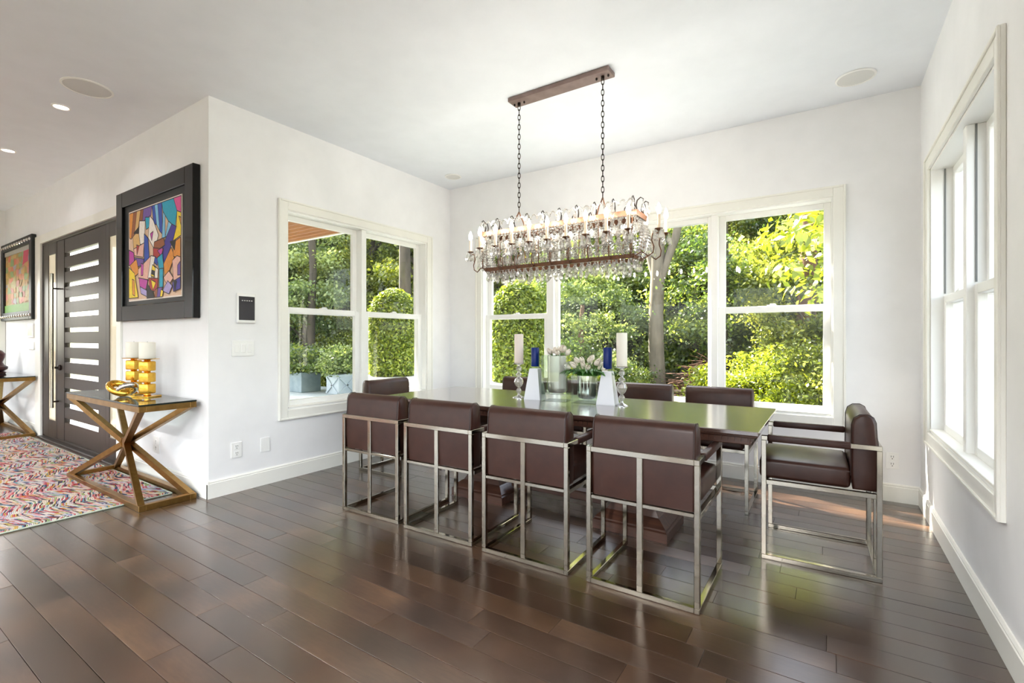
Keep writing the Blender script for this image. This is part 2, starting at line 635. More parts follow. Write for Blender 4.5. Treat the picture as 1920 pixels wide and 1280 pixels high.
# ------------------------------------------------------------------ windows
class Plane:
    """wall coordinates (s along, w into the wall towards outside, z) to world"""
    def __init__(self, axis, p, sign):
        self.axis, self.p, self.sign = axis, p, sign
    def box(self, bm, s0, s1, w0, w1, z0, z1, bev=0.0):
        a, b = sorted((self.p + self.sign * w0, self.p + self.sign * w1))
        if self.axis == 'X':
            bx(bm, a, b, s0, s1, z0, z1, bev, 1)
        else:
            bx(bm, s0, s1, a, b, z0, z1, bev, 1)

def window(name, pl, op, units, label, track=False):
    """op: (s0,s1,z0,z1). units: list of (s0,s1,kind) kind 'hung' or 'fixed'"""
    root = struct_root(name, label)
    s0, s1, z0, z1 = op
    cw = 0.082
    for a in ((s0 - cw, s0, z0 - cw, z1 + cw), (s1, s1 + cw, z0 - cw, z1 + cw), (s0, s1, z1, z1 + cw), (s0, s1, z0 - cw, z0)):
        bm = B()
        pl.box(bm, a[0], a[1], -0.018, 0.0, a[2], a[3], 0.003)
        # raised outer bead
        if a[1] <= s0 + 1e-6:
            pl.box(bm, a[0], a[0] + 0.016, -0.027, -0.016, a[2], a[3], 0.003)
        elif a[0] >= s1 - 1e-6:
            pl.box(bm, a[1] - 0.016, a[1], -0.027, -0.016, a[2], a[3], 0.003)
        elif a[2] >= z1 - 1e-6:
            pl.box(bm, a[0] - cw + 0.016, a[1] + cw - 0.016, -0.027, -0.016, a[3] - 0.016, a[3], 0.003)
        else:
            pl.box(bm, a[0] - cw + 0.016, a[1] + cw - 0.016, -0.027, -0.016, a[2], a[2] + 0.016, 0.003)
        ob('casing', bm, M['trim'], root)
    # jamb liner
    bm = B()
    for a in ((s0, s0 + 0.012, z0, z1), (s1 - 0.012, s1, z0, z1), (s0 + 0.012, s1 - 0.012, z1 - 0.012, z1), (s0 + 0.012, s1 - 0.012, z0, z0 + 0.012)):
        pl.box(bm, a[0], a[1], 0.0, T + 0.01, a[2], a[3])
    ob('jamb', bm, M['vinyl'], root)
    i0, i1, zz0, zz1 = s0 + 0.012, s1 - 0.012, z0 + 0.012, z1 - 0.012
    for (u0, u1), (v0, v1) in zip([(u[0], u[1]) for u in units], [(u[0], u[1]) for u in units][1:]):
        bm = B()
        pl.box(bm, u1, v0, 0.03, T + 0.005, zz0, zz1, 0.003)
        ob('mullion', bm, M['vinyl'], root)
    def sash(nm, a0, a1, b0, b1, w0, w1, st, tr, brl):
        bm = B()
        pl.box(bm, a0, a0 + st, w0, w1, b0, b1, 0.003)
        pl.box(bm, a1 - st, a1, w0, w1, b0, b1, 0.003)
        pl.box(bm, a0 + st, a1 - st, w0, w1, b1 - tr, b1, 0.003)
        pl.box(bm, a0 + st, a1 - st, w0, w1, b0, b0 + brl, 0.003)
        sh = ob(nm, bm, M['vinyl'], root)
        bm = B()
        wm = (w0 + w1) / 2
        pl.box(bm, a0 + st - 0.006, a1 - st + 0.006, wm - 0.003, wm + 0.003, b0 + brl - 0.006, b1 - tr + 0.006)
        ob('pane', bm, M['pane'], sh)
        return sh
    zm = 1.435
    for a0, a1, kind in units:
        if kind == 'fixed':
            sash('fixed_sash', a0, a1, zz0, zz1, 0.075, 0.125, 0.036, 0.046, 0.055)
        else:
            sash('upper_sash', a0, a1, zm - 0.025, zz1, 0.105, 0.145, 0.050, 0.046, 0.05)
            ls = sash('lower_sash', a0, a1, zz0, zm + 0.028, 0.062, 0.102, 0.054, 0.05, 0.058)
            bm = B()
            c = (a0 + a1) / 2
            pl.box(bm, c - 0.035, c + 0.035, 0.066, 0.098, zm + 0.028, zm + 0.036, 0.002)
            pl.box(bm, c - 0.012, c + 0.03, 0.072, 0.092, zm + 0.036, zm + 0.046, 0.003)
            ob('sash_lock', bm, M['vinyl'], ls)
            if track:
                bm = B()
                for q in (a0 + 0.001, a1 - 0.006):
                    pl.box(bm, q, q + 0.005, 0.064, 0.072, zm + 0.04, zz1 - 0.002)
                ob('sash_track', bm, M['track'], root)
    # stool / sill ledge at the bottom inside
    bm = B()
    pl.box(bm, s0 + 0.012, s1 - 0.012, -0.006, 0.062, z0 + 0.012, z0 + 0.026, 0.003)
    ob('sill', bm, M['trim'], root)
    return root

P1, P2, P3 = Plane('X', XL, -1), Plane('Y', YB, 1), Plane('X', XR, 1)
window('window_1', P1, W1, [(2.372, 3.170, 'hung'), (3.228, 4.046, 'hung')], 'white paired sash window in the left dining wall')
window('window_2', P2, W2, [(-3.337, -2.505, 'hung'), (-2.428, -0.857, 'fixed'), (-0.802, 0.024, 'hung')], 'wide white triple window behind the dining table')
window('window_3', P3, W3, [(2.595, 3.300, 'hung'), (3.361, 4.066, 'hung')], 'white deep set paired window in the right wall', track=True)

def plain_window(name, pl, op, n, label):
    root = struct_root(name, label)
    s0, s1, z0, z1 = op
    bm = B()
    for a in ((s0, s0 + 0.06, z0, z1), (s1 - 0.06, s1, z0, z1), (s0 + 0.06, s1 - 0.06, z1 - 0.06, z1), (s0 + 0.06, s1 - 0.06, z0, z0 + 0.06)):
        pl.box(bm, a[0], a[1], 0.03, 0.12, a[2], a[3])
    for i in range(1, n):
        c = s0 + (s1 - s0) * i / n
        pl.box(bm, c - 0.03, c + 0.03, 0.03, 0.12, z0 + 0.06, z1 - 0.06)
    ob('frame', bm, M['vinyl'], root)
    for i in range(n):
        bm = B()
        c0 = s0 + (s1 - s0) * i / n
        c1 = s0 + (s1 - s0) * (i + 1) / n
        pl.box(bm, c0 + 0.055, c1 - 0.055, 0.07, 0.076, z0 + 0.055, z1 - 0.055)
        ob('pane', bm, M['pane'], root)
    return root
plain_window('window_4', Plane('X', XF, -1), WL, 1, 'hall window at the left edge of the view')
for i, w in enumerate(WF):
    plain_window('window_%d' % (5 + i), Plane('Y', YF, -1), w, 2, 'unseen glazed door added behind the viewpoint for fill daylight')
plain_window('window_8', Plane('X', XR, 1), WR2, 4, 'unseen window added in the right wall for fill daylight')
# white casing of the hall window
bm = B()
bx(bm, XF, XF + 0.02, WL[1], YA - 0.002, WL[2] - 0.09, WL[3] + 0.09, 0.002, 1)
bx(bm, XF, XF + 0.02, WL[0] - 0.09, WL[1], WL[3], WL[3] + 0.09, 0.002, 1)
bx(bm, XF, XF + 0.02, WL[0] - 0.09, WL[1], WL[2] - 0.09, WL[2], 0.002, 1)
struct('trim_1', bm, M['trim'], 'white casing round the hall window')

# ------------------------------------------------------------------ front door
door = struct_root('door_1', 'espresso front door with horizontal glass slots and sidelights')
d0, d1, _, dz = D1
YD = YA + 0.004                               # inside face of the door
bm = B()
bx(bm, d0 - 0.21, d0, YA - 0.02, YA, 0, dz + 0.10, 0.003, 1)
bx(bm, d1, d1 + 0.10, YA - 0.02, YA, 0, dz + 0.10, 0.003, 1)
bx(bm, d0, d1, YA - 0.02, YA, dz, dz + 0.10, 0.003, 1)
ob('casing', bm, M['trim'], door)
bm = B()
bx(bm, d0, d0 + 0.03, YA + 0.0, YA + T, 0, dz, 0.002, 1)
bx(bm, d1 - 0.008, d1, YA + 0.0, YA + T, 0, dz, 0.002, 1)
bx(bm, d0 + 0.03, d1 - 0.008, YA + 0.0, YA + T, dz - 0.03, dz, 0.002, 1)
bx(bm, d0 + 0.03, d1 - 0.008, YA + 0.01, YA + T, 0.0, 0.035, 0.002, 1)
ob('frame', bm, M['doorwood'], door)
SL0, SR1 = -7.43, -5.915                       # slab edges
def sidelight(x0, x1, g0, g1):
    bm = B()
    bx(bm, x0, g0, YD, YD + 0.024, 0.035, dz - 0.03, 0.002, 1)
    bx(bm, g1, x1, YD, YD + 0.024, 0.035, dz - 0.03, 0.002, 1)
    bx(bm, g0, g1, YD, YD + 0.024, 2.175, dz - 0.03, 0.002, 1)
    bx(bm, g0, g1, YD, YD + 0.024, 0.035, 0.23, 0.002, 1)
    s = ob('sidelight', bm, M['doorwood'], door)
    bm = B()
    bx(bm, g0 - 0.004, g1 + 0.004, YD + 0.006, YD + 0.012, 0.226, 2.179)
    ob('pane', bm, M['obscure'], s)
sidelight(d0 + 0.03, SL0 - 0.006, -7.75, -7.485)
sidelight(SR1 + 0.006, d1 - 0.008, -5.82, -5.61)
slab = None
bm = B()
GS0, GS1 = -7.18, -6.117
bx(bm, SL0, GS0, YD + 0.002, YD + 0.055, 0.04, dz - 0.034, 0.002, 1)
bx(bm, GS1, SR1, YD + 0.002, YD + 0.055, 0.04, dz - 0.034, 0.002, 1)
slab = ob('slab', bm, M['doorwood'], door)
nsl, pitch, gap = 12, 0.169, 0.049
zt = 2.155
zs = [zt - pitch * i for i in range(nsl)]      # tops of the glass slots
edges = [dz - 0.034] + [z for z in zs]
prev = dz - 0.034
for i in range(nsl + 1):
    top = prev
    bot = zs[i] if i < nsl else 0.04
    bm = B()
    bx(bm, GS0, GS1, YD + 0.006, YD + 0.051, bot, top, 0.002, 1)
    ob('slat', bm, M['doorwood'], slab)
    if i < nsl:
        prev = zs[i] - gap
        bm = B()
        bx(bm, GS0, GS1, YD + 0.012, YD + 0.018, prev - 0.004, zs[i] + 0.004)
        ob('pane', bm, M['pane'], slab)
bm = B()
tube(bm, [(SL0 + 0.055, YD - 0.055, 0.40), (SL0 + 0.055, YD - 0.055, 1.93)], 0.016, 12)
ph = ob('pull_handle', bm, M['nickel'], door, True)
for z in (0.47, 1.76):
    bm = B()
    tube(bm, [(SL0 + 0.055, YD - 0.055, z), (SL0 + 0.055, YD + 0.004, z)], 0.009, 8)
    ob('standoff', bm, M['dark_metal'], ph, True)
bm = B()
lathe(bm, [(0.032, 0), (0.034, 0.01), (0.026, 0.022), (0.012, 0.026), (0.012, 0.05)], 16)
ob('lock', bm, M['dark_metal'], door, True, (SL0 + 0.13, YD, 0.86), (PI / 2, 0, 0))
bm = B()
bx(bm, d0, d1, YA - 0.05, YA + 0.03, 0.0, 0.018, 0.006, 2)
ob('threshold', bm, M['doorwood'], door)

# ------------------------------------------------------------------ dining table
TX0, TX1, TY0, TY1, TZ = -2.90, -0.272, 2.54, 3.465, 0.745
tcx, tcy = (TX0 + TX1) / 2, (TY0 + TY1) / 2
table = thing('dining_table', 'long dark walnut dining table with carved apron on two plinths', 'table', (tcx, tcy, 0))
hw, hd = (TX1 - TX0) / 2, (TY1 - TY0) / 2
bm = B()
bx(bm, -hw, hw, -hd, hd, TZ - 0.022, TZ, 0.004, 2)
ob('tabletop', bm, M['tablewood'], table)
bm = B()
bx(bm, -hw + 0.004, hw - 0.004, -hd + 0.004, hd - 0.004, TZ - 0.028, TZ - 0.022, 0.002, 1)
bx(bm, -hw + 0.018, hw - 0.018, -hd + 0.018, hd - 0.018, TZ - 0.036, TZ - 0.028, 0.003, 1)
ob('edge_molding', bm, M['tabledark'], table)
bm = B()
bx(bm, -hw + 0.04, hw - 0.04, -hd + 0.04, hd - 0.04, TZ - 0.074, TZ - 0.036, 0.004, 1)
ob('apron', bm, M['tabledark'], table)
bm = B()
n = 84
for i in range(n):
    x = -hw + 0.045 + (2 * hw - 0.09) * (i + 0.5) / n
    for s in (-1, 1):
        ya = s * (hd - 0.033)
        bx(bm, x - 0.010, x + 0.010, min(ya, ya - s * 0.008), max(ya, ya - s * 0.008), TZ - 0.058, TZ - 0.038)
n = 28
for i in range(n):
    yy = -hd + 0.045 + (2 * hd - 0.09) * (i + 0.5) / n
    for s in (-1, 1):
        xa = s * (hw - 0.033)
        bx(bm, min(xa, xa - s * 0.008), max(xa, xa - s * 0.008), yy - 0.010, yy + 0.010, TZ - 0.058, TZ - 0.038)
o = ob('dentil_carving', bm, M['tabledark'], table)
o['kind'] = 'stuff'
for px in (-1.0075 - tcx, -2.165 - tcx):
    bm = B()
    def sq(w, d, z):
        return [(-w, -d, z), (w, -d, z), (w, d, z), (-w, d, z)]
    prof = [(0.2325, 0.192, 0.0), (0.2325, 0.192, 0.055), (0.222, 0.182, 0.062), (0.222, 0.182, 0.072), (0.175, 0.135, 0.11),
            (0.165, 0.125, 0.115), (0.13, 0.10, 0.17), (0.12, 0.09, 0.3), (0.12, 0.09, 0.5), (0.14, 0.11, 0.56), (0.19, 0.16, 0.62), (0.19, 0.16, 0.671)]
    rings = [[bm.verts.new(p) for p in sq(*q)] for q in prof]
    for a, b in zip(rings, rings[1:]):
        for k in range(4):
            bm.faces.new((a[k], a[(k + 1) % 4], b[(k + 1) % 4], b[k]))
    bm.faces.new(rings[0][::-1])
    bm.faces.new(rings[-1])
    ob('pedestal', bm, M['tabledark'], table, loc=(px, 0, 0))
bm = B()
bx(bm, -0.346 - 0.02, 0.346 + 0.02, -0.045, 0.045, 0.10, 0.16, 0.006, 1)
ob('stretcher', bm, M['tabledark'], table)

# ------------------------------------------------------------------ dining chairs
CW, CD, AH = 0.265, 0.2625, 0.665
BW = 0.024
def chair_proto():
    t = thing('dining_chair', '', 'chair', (0, 0, 0), 0, 'leather and nickel dining chairs')
    def bar_obj(nm, x0, x1, y0, y1, z0, z1, m='nickel', bev=0.002, parent=t):
        bm = B()
        bx(bm, x0, x1, y0, y1, z0, z1, bev, 1)
        return ob(nm, bm, M[m], parent)
    for sx in (-1, 1):
        xa, xb = sorted((sx * CW, sx * (CW - BW)))
        bar_obj('leg', xa, xb, -CD, -CD + BW, BW, AH - BW)
        bar_obj('leg', xa, xb, CD - BW, CD, BW, AH - BW)
        bar_obj('base_rail', xa, xb, -CD, CD, 0, BW)
        arm = bar_obj('arm', xa, xb, -CD, CD, AH - BW, AH)
        bm = B()
        xc = (xa + xb) / 2
        bx(bm, xc - 0.0165, xc + 0.0165, -CD + 0.125, CD - BW - 0.004, AH - BW - 0.006, AH + 0.006, 0.008, 3)
        ob('arm_pad', bm, M['leather'], arm, True)
        bar_obj('seat_rail', xa, xb, -CD + BW, CD - BW, 0.405, 0.405 + BW)
    bar_obj('base_rail', -CW + BW, CW - BW, -CD, -CD + BW, 0, BW)
    bar_obj('back_rail', -CW + BW, CW - BW, -CD, -CD + BW, AH - BW - 0.002, AH)
    bar_obj('back_rail', -CW + BW, CW - BW, -CD + 0.004, -CD + BW, 0.412, 0.412 + 0.017)
    bar_obj('seat_rail', -CW + BW, CW - BW, CD - BW - 0.01, CD - 0.01, 0.405, 0.405 + BW)
    bar_obj('center_post', -0.014, 0.014, -CD, -CD + 0.014, BW, AH - BW)
    # back cushion: rounded slab
    bm = B()
    w = CW - BW + 0.004
    prof = [(-CD + 0.017, 0.432), (-CD + 0.012, 0.52), (-CD + 0.012, 0.64), (-CD + 0.020, 0.70), (-CD + 0.024, 0.772), (-CD + 0.034, 0.797), (-CD + 0.056, 0.810), (-CD + 0.088, 0.808), (-CD + 0.112, 0.790), (-CD + 0.122, 0.755), (-CD + 0.124, 0.60), (-CD + 0.124, 0.5), (-CD + 0.118, 0.432)]
    cols = []
    for x, ins in ((-w, 0.012), (-w + 0.005, 0.003), (-w + 0.016, 0.0), (w - 0.016, 0.0), (w - 0.005, 0.003), (w, 0.012)):
        cy_, cz_ = -CD + 0.07, 0.62
        ring = []
        for (py, pz) in prof:
            vy, vz = py - cy_, pz - cz_
            ly = max(abs(vy), 1e-6)
            ring.append(bm.verts.new((x, cy_ + vy * (1 - ins / 0.06), cz_ + vz * (1 - ins / 0.19))))
        cols.append(ring)
    m_ = len(prof)
    for a, b in zip(cols, cols[1:]):
        for k in range(m_):
            bm.faces.new((a[k], b[k], b[(k + 1) % m_], a[(k + 1) % m_]))
    bm.faces.new(cols[0])
    bm.faces.new(cols[-1][::-1])
    bc = ob('back_cushion', bm, M['leather'], t, True, angle=60)
    for s in (-1, 1):
        bm = B()
        xx = s * (w - 0.008)
        tube(bm, [(xx, py + (0.0015 if py > -CD + 0.07 else -0.0015), pz + (0.0015 if pz > 0.7 else 0)) for py, pz in prof[2:12]], 0.0022, 5)
        ob('piping', bm, M['piping'], bc, True)
    # seat cushion
    bm = B()
    sw = CW - BW - 0.002
    bx(bm, -sw, sw, -CD + 0.125, CD + 0.012, 0.430, 0.535, 0.022, 3)
    bmesh.ops.subdivide_edges(bm, edges=[e for e in bm.edges if e.calc_length() > 0.15], cuts=5, use_grid_fill=True)
    rr = random.Random(5)
    for v in bm.verts:
        if v.co.z > 0.53 and abs(v.co.x) < sw - 0.03:
            v.co.z += 0.014 * (1 - (v.co.x / sw) ** 2) + rr.uniform(-0.002, 0.002)
    sc_ = ob('seat_cushion', bm, M['leather'], t, True, angle=60)
    bm = B()
    loop = [(-sw + 0.004, -CD + 0.13, 0.518), (-sw + 0.004, CD - 0.005, 0.518), (-sw + 0.02, CD + 0.010, 0.518), (sw - 0.02, CD + 0.010, 0.518), (sw - 0.004, CD - 0.005, 0.518), (sw - 0.004, -CD + 0.13, 0.518)]
    tube(bm, loop, 0.0025, 5)
    ob('piping', bm, M['piping'], sc_, True)
    return t
R = math.radians
chairs = [
    ((-2.57, 2.418, 0), R(2.0), 'brown leather chair with its back to us, first of the near row from the left'),
    ((-1.97, 2.418, 0), R(1.6), 'brown leather chair with its back to us, second of the near row from the left'),
    ((-1.357, 2.420, 0), R(1.2), 'brown leather chair with its back to us, third of the near row from the left'),
    ((-0.7235, 2.4285, 0), R(0.0), 'brown leather chair with its back to us, nearest and rightmost of the near row'),
    ((-0.045, 3.192, 0), R(91.5), 'brown leather chair seen from the side at the right end of the table'),
    ((-3.288, 3.14, 0), R(-90), 'brown leather chair under the left window at the left end of the table'),
    ((-0.71, 3.84, 0), R(180), 'brown leather chair across the table below the bright yellow bush, rightmost of the far row'),
    ((-1.31, 3.84, 0), R(180), 'brown leather chair across the table behind the right crystal candlestick'),
    ((-1.90, 3.84, 0), R(180), 'brown leather chair across the table hidden behind the two glass vases'),
    ((-2.49, 3.84, 0), R(180), 'brown leather chair across the table behind the left crystal candlestick'),
]
proto = chair_proto()
for i, (loc, rz, lab) in enumerate(chairs):
    o = proto if i == 0 else dup(proto, loc, rz, lab)
    o.location = loc
    o.rotation_euler = (0, 0, rz)
    o['label'] = lab

# ------------------------------------------------------------------ table decorations
def candlestick(loc, m, label):
    t = thing('candlestick', label, 'candlestick', loc, 0, 'crystal candlesticks on the dining table')
    bm = B()
    prof = [(0.048, 0), (0.048, 0.004), (0.03, 0.010), (0.012, 0.018), (0.009, 0.03), (0.016, 0.036), (0.022, 0.05), (0.016, 0.064), (0.009, 0.070), (0.011, 0.076),
            (0.027, 0.092), (0.036, 0.118), (0.030, 0.140), (0.014, 0.152), (0.010, 0.158), (0.022, 0.166), (0.024, 0.176), (0.012, 0.186), (0.009, 0.196),
            (0.020, 0.205), (0.022, 0.222), (0.012, 0.236), (0.012, 0.244), (0.040, 0.252), (0.044, 0.258), (0.030, 0.260)]
    lathe(bm, prof, 20)
    ob('stem', bm, M['crystal'], t, True, angle=30)
    return t
def pillar_candle(loc, r, h, m, label, cat='candle', name='pillar_candle', group=None):
    t = thing(name, label, cat, loc, 0, group)
    bm = B()
    lathe(bm, [(r * 0.97, 0), (r, 0.003), (r, h - 0.004), (r * 0.93, h), (r * 0.7, h - 0.003), (0.004, h - 0.006)], 28)
    ob('wax', bm, m, t, True)
    bm = B()
    tube(bm, [(0, 0, h - 0.006), (0.001, 0, h + 0.006)], 0.0012, 6)
    ob('wick', bm, M['slot'], t)
    return t
def pyramid_holder(loc, label):
    t = thing('candle_holder', label, 'candle holder', loc, R(8), 'white pyramid candle holders')
    bm = B()
    a, b, h = 0.063, 0.033, 0.222
    rings = [[bm.verts.new(p) for p in ((-w, -w, z), (w, -w, z), (w, w, z), (-w, w, z))] for w, z in ((a, 0), (a, 0.004), (b, h), (b * 0.85, h + 0.004))]
    for p, q in zip(rings, rings[1:]):
        for k in range(4):
            bm.faces.new((p[k], p[(k + 1) % 4], q[(k + 1) % 4], q[k]))
    bm.faces.new(rings[0][::-1])
    bm.faces.new(rings[-1])
    ob('body', bm, M['ceramic'], t)
    bm = B()
    lathe(bm, [(0.018, 0.2262), (0.018, 0.231), (0.036, 0.234), (0.038, 0.238), (0.036, 0.240)], 20)
    ob('cup', bm, M['vaseglass'], t, True)
    return t
candlestick((-1.948, 3.06, TZ), M['waxpink'], 'clear crystal candlestick left of the vases under a blush candle')
pillar_candle((-1.948, 3.06, TZ + 0.2605), 0.0345, 0.218, M['waxpink'], 'tall blush candle on the left crystal candlestick')
candlestick((-1.143, 3.07, TZ), M['wax'], 'clear crystal candlestick right of the vases under an ivory candle')
pillar_candle((-1.143, 3.07, TZ + 0.2605), 0.036, 0.222, M['wax'], 'tall ivory candle on the right crystal candlestick')
pyramid_holder((-1.80, 3.05, TZ), 'white pyramid candle holder left of the tall vase')
pillar_candle((-1.80, 3.05, TZ + 0.2405), 0.030, 0.137, M['bluewax'], 'short navy blue candle on the left white pyramid')
pyramid_holder((-1.247, 3.08, TZ), 'white pyramid candle holder right of the short vase')
pillar_candle((-1.247, 3.08, TZ + 0.2405), 0.030, 0.143, M['bluewax'], 'short navy blue candle on the right white pyramid')

def vase(loc, s, h, r, bot, label, lm='silver'):
    t = thing('vase', label, 'vase', loc, R(10), 'square glass vases')
    bm = B()
    bx(bm, -s, s, -s, s, 0, bot, 0.003, 1)
    for a in ((-s, s, -s, -s + 0.005), (-s, s, s - 0.005, s), (-s, -s + 0.005, -s + 0.005, s - 0.005), (s - 0.005, s, -s + 0.005, s - 0.005)):
        bx(bm, a[0], a[1], a[2], a[3], bot, h)
    ob('glass_block', bm, M['vaseglass'], t)
    bm = B()
    lathe(bm, [(0.004, bot + 0.004), (r * 0.5, bot + 0.004), (r * 0.86, bot + 0.010), (r * 0.97, bot + 0.024), (r, bot + 0.05), (r, h - 0.003), (r * 0.955, h - 0.003), (r * 0.95, bot + 0.06), (0.004, bot + 0.03)], 32, cap=False)
    ob('liner', bm, M[lm], t, True)
    return t
VT = (-1.625, 3.07, TZ)
VS = (-1.405, 3.10, TZ)
vase(VT, 0.092, 0.325, 0.072, 0.05, 'tall square glass vase with rounded pewter liner', 'pewter')
vase(VS, 0.092, 0.190, 0.070, 0.02, 'short square glass vase with silver liner and leafy tulips')

def tulip_head_bm(s=1.0):
    bm = B()
    for k in range(6):
        a = 2 * PI * k / 6 + (0.2 if k % 2 else 0)
        rad = 1.0 if k % 2 else 0.9
        cols = []
        for z, w, r in ((0.0, 0.30, 0.10), (0.012, 0.75, 0.72), (0.026, 0.95, 0.95), (0.040, 0.70, 0.80), (0.052, 0.12, 0.42)):
            row = []
            for q in (-1, 0, 1):
                aa = a + q * w * 0.62
                rr_ = 0.0205 * r * rad * (1.0 if q == 0 else 0.93)
                row.append(bm.verts.new((rr_ * math.cos(aa) * s, rr_ * math.sin(aa) * s, z * s)))
            cols.append(row)
        for p, q in zip(cols, cols[1:]):
            for j in range(2):
                bm.faces.new((p[j], p[j + 1], q[j + 1], q[j]))
    return bm
tulip_me = mesh('bloom', tulip_head_bm(), M['tulip'], True, 80)
def leaf_strip(pts, w):
    bm = B()
    rows = []
    for i, p in enumerate(pts):
        f = i / (len(pts) - 1)
        ww = w * math.sin(PI * (0.12 + 0.86 * f))
        d = Vector(pts[min(i + 1, len(pts) - 1)]) - Vector(pts[max(i - 1, 0)])
        s = d.cross(Vector((0, 0, 1)))
        s = s.normalized() if s.length > 1e-6 else Vector((1, 0, 0))
        p = Vector(p)
        rows.append([bm.verts.new(p - s * ww + Vector((0, 0, ww * 0.4))), bm.verts.new(p), bm.verts.new(p + s * ww + Vector((0, 0, ww * 0.4)))])
    for a, b in zip(rows, rows[1:]):
        for j in range(2):
            bm.faces.new((a[j], a[j + 1], b[j + 1], b[j]))
    return bm
rt = random.Random(12)
def tulip(base, rim_z, head, label, group, with_leaf):
    t = thing('tulip', label, 'flower', base, 0, group)
    hx, hy, hz = head[0] - base[0], head[1] - base[1], head[2] - base[2]
    bm = B()
    tube(bm, [(0, 0, 0), (hx * 0.3, hy * 0.3, (rim_z - base[2]) * 0.8), (hx * 0.8, hy * 0.8, hz * 0.85), (hx, hy, hz)], 0.0026, 6)
    ob('stem', bm, M['stem'], t, True)
    hd_ = link('bloom', tulip_me, t, (hx, hy, hz - 0.002))
    lean = Vector((hx * 2.2, hy * 2.2, 0.09)).normalized()
    hd_.rotation_euler = (Vector((0, 0, 1)).rotation_difference(lean) @ Matrix.Rotation(rt.uniform(0, 6), 3, 'Z').to_quaternion()).to_euler()
    sc = rt.uniform(0.95, 1.15)
    hd_.scale = (sc, sc, sc)
    if with_leaf:
        a = math.atan2(hy, hx) + rt.uniform(-0.6, 0.6)
        ln = rt.uniform(0.10, 0.15)
        r0 = 0.055
        zr = rim_z - base[2]
        pts = [(0.02 * math.cos(a), 0.02 * math.sin(a), zr - 0.08), (0.045 * math.cos(a), 0.045 * math.sin(a), zr + 0.004), ((r0 + ln * 0.35) * math.cos(a), (r0 + ln * 0.35) * math.sin(a), zr + 0.028),
               ((r0 + ln * 0.7) * math.cos(a), (r0 + ln * 0.7) * math.sin(a), zr + 0.026), ((r0 + ln) * math.cos(a), (r0 + ln) * math.sin(a), zr + 0.006)]
        for q in (0, 1, 2):
            aa = q * 0.45
            rot = Matrix.Rotation(aa, 3, 'Z')
            ob('leaf', leaf_strip([rot @ Vector(p) for p in pts], 0.015), M['tulipleaf'], t, True)
    return t
for i in range(11):
    a = 2.4 * i
    r = 0.062 * math.sqrt((i + 0.4) / 11)
    hx, hy = VT[0] + r * 1.05 * math.cos(a), VT[1] + r * math.sin(a)
    tulip((VT[0] + r * 0.3 * math.cos(a), VT[1] + r * 0.3 * math.sin(a), TZ + 0.09), TZ + 0.325, (hx, hy, TZ + 0.327 + rt.uniform(0.0, 0.03)), 'white tulip packed above the rim of the tall square vase', 'tulips in the tall vase', False)
for i in range(20):
    a = 2.4 * i + 0.5
    r = 0.128 * math.sqrt((i + 0.3) / 20)
    hx, hy = VS[0] + r * math.cos(a), VS[1] + r * 0.8 * math.sin(a)
    tulip((VS[0] + r * 0.25 * math.cos(a), VS[1] + r * 0.25 * math.sin(a), TZ + 0.06), TZ + 0.19, (hx, hy, TZ + 0.285 - 3.6 * r * r + rt.uniform(-0.015, 0.012)), 'white tulip with green leaves spreading from the short square vase', 'tulips in the short vase', True)

# ------------------------------------------------------------------ chandelier
CX, CYY = -1.605, 3.05
ch = thing('chandelier', 'long rectangular crystal chandelier with lit candle bulbs over the table', 'chandelier', (CX, CYY, 0))
HL, HWD, ZU, ZL = 0.605, 0.105, 1.985, 1.715
bm = B()
bx(bm, -0.40, 0.40, -0.058, 0.058, HC_ - 0.032, HC_ - 0.001, 0.004, 1)
ob('canopy', bm, M['canopy'], ch)
bm = B()
for x in (-0.375, -0.29, 0.29, 0.375):
    lathe(bm, [(0.004, -0.016), (0.008, -0.010), (0.006, 0)], 8, (x, 0, HC_ - 0.031))
ob('canopy_screw', bm, M['dark_metal'], ch, True)
linkbm = B()
torus(linkbm, 0.011, 0.0028, (0, 0, 0), 'Y', 0.85, 1.9, 14, 6)
link_me = mesh('chain_link', linkbm, M['dark_metal'], True, 80)
for sx in (-0.335, 0.335):
    bm = B()
    lathe(bm, [(0.012, 0.0), (0.012, 0.02)], 10, (sx, 0, HC_ - 0.052))
    cb = ob('chain', bm, M['dark_metal'], ch)
    z = HC_ - 0.068
    k = 0
    while z > 2.13:
        link('chain_link', link_me, cb, (sx, 0, z), (0, 0, PI / 2 * (k % 2) + 0.5))
        z -= 0.0365
        k += 1
    bm = B()
    for s in (-1, 1):
        tube(bm, [(sx, 0, z + 0.02), (sx, s * 0.03, z - 0.02), (sx, s * HWD * 0.6, z - 0.05), (sx, s * HWD, ZU)], 0.005, 6)
    ob('hanger', bm, M['iron'], cb, True)
def ring_bm(hl, hwd, z, h, t):
    bm = B()
    bx(bm, -hl, hl, -hwd, -hwd + t, z - h / 2, z + h / 2)
    bx(bm, -hl, hl, hwd - t, hwd, z - h / 2, z + h / 2)
    bx(bm, -hl, -hl + t, -hwd + t, hwd - t, z - h / 2, z + h / 2)
    bx(bm, hl - t, hl, -hwd + t, hwd - t, z - h / 2, z + h / 2)
    return bm
ob('upper_ring', ring_bm(HL, HWD, ZU, 0.036, 0.02), M['iron'], ch)
ob('lower_ring', ring_bm(HL - 0.02, HWD - 0.01, ZL, 0.026, 0.016), M['iron'], ch)
for i in range(6):
    x = -HL + 0.03 + (2 * HL - 0.06) * i / 5
    for s in (-1, 1):
        bm = B()
        tube(bm, [(x, s * (HWD - 0.008), ZU), (x * 0.985, s * (HWD - 0.016), ZL)], 0.0035, 5)
        ob('rod', bm, M['iron'], ch)

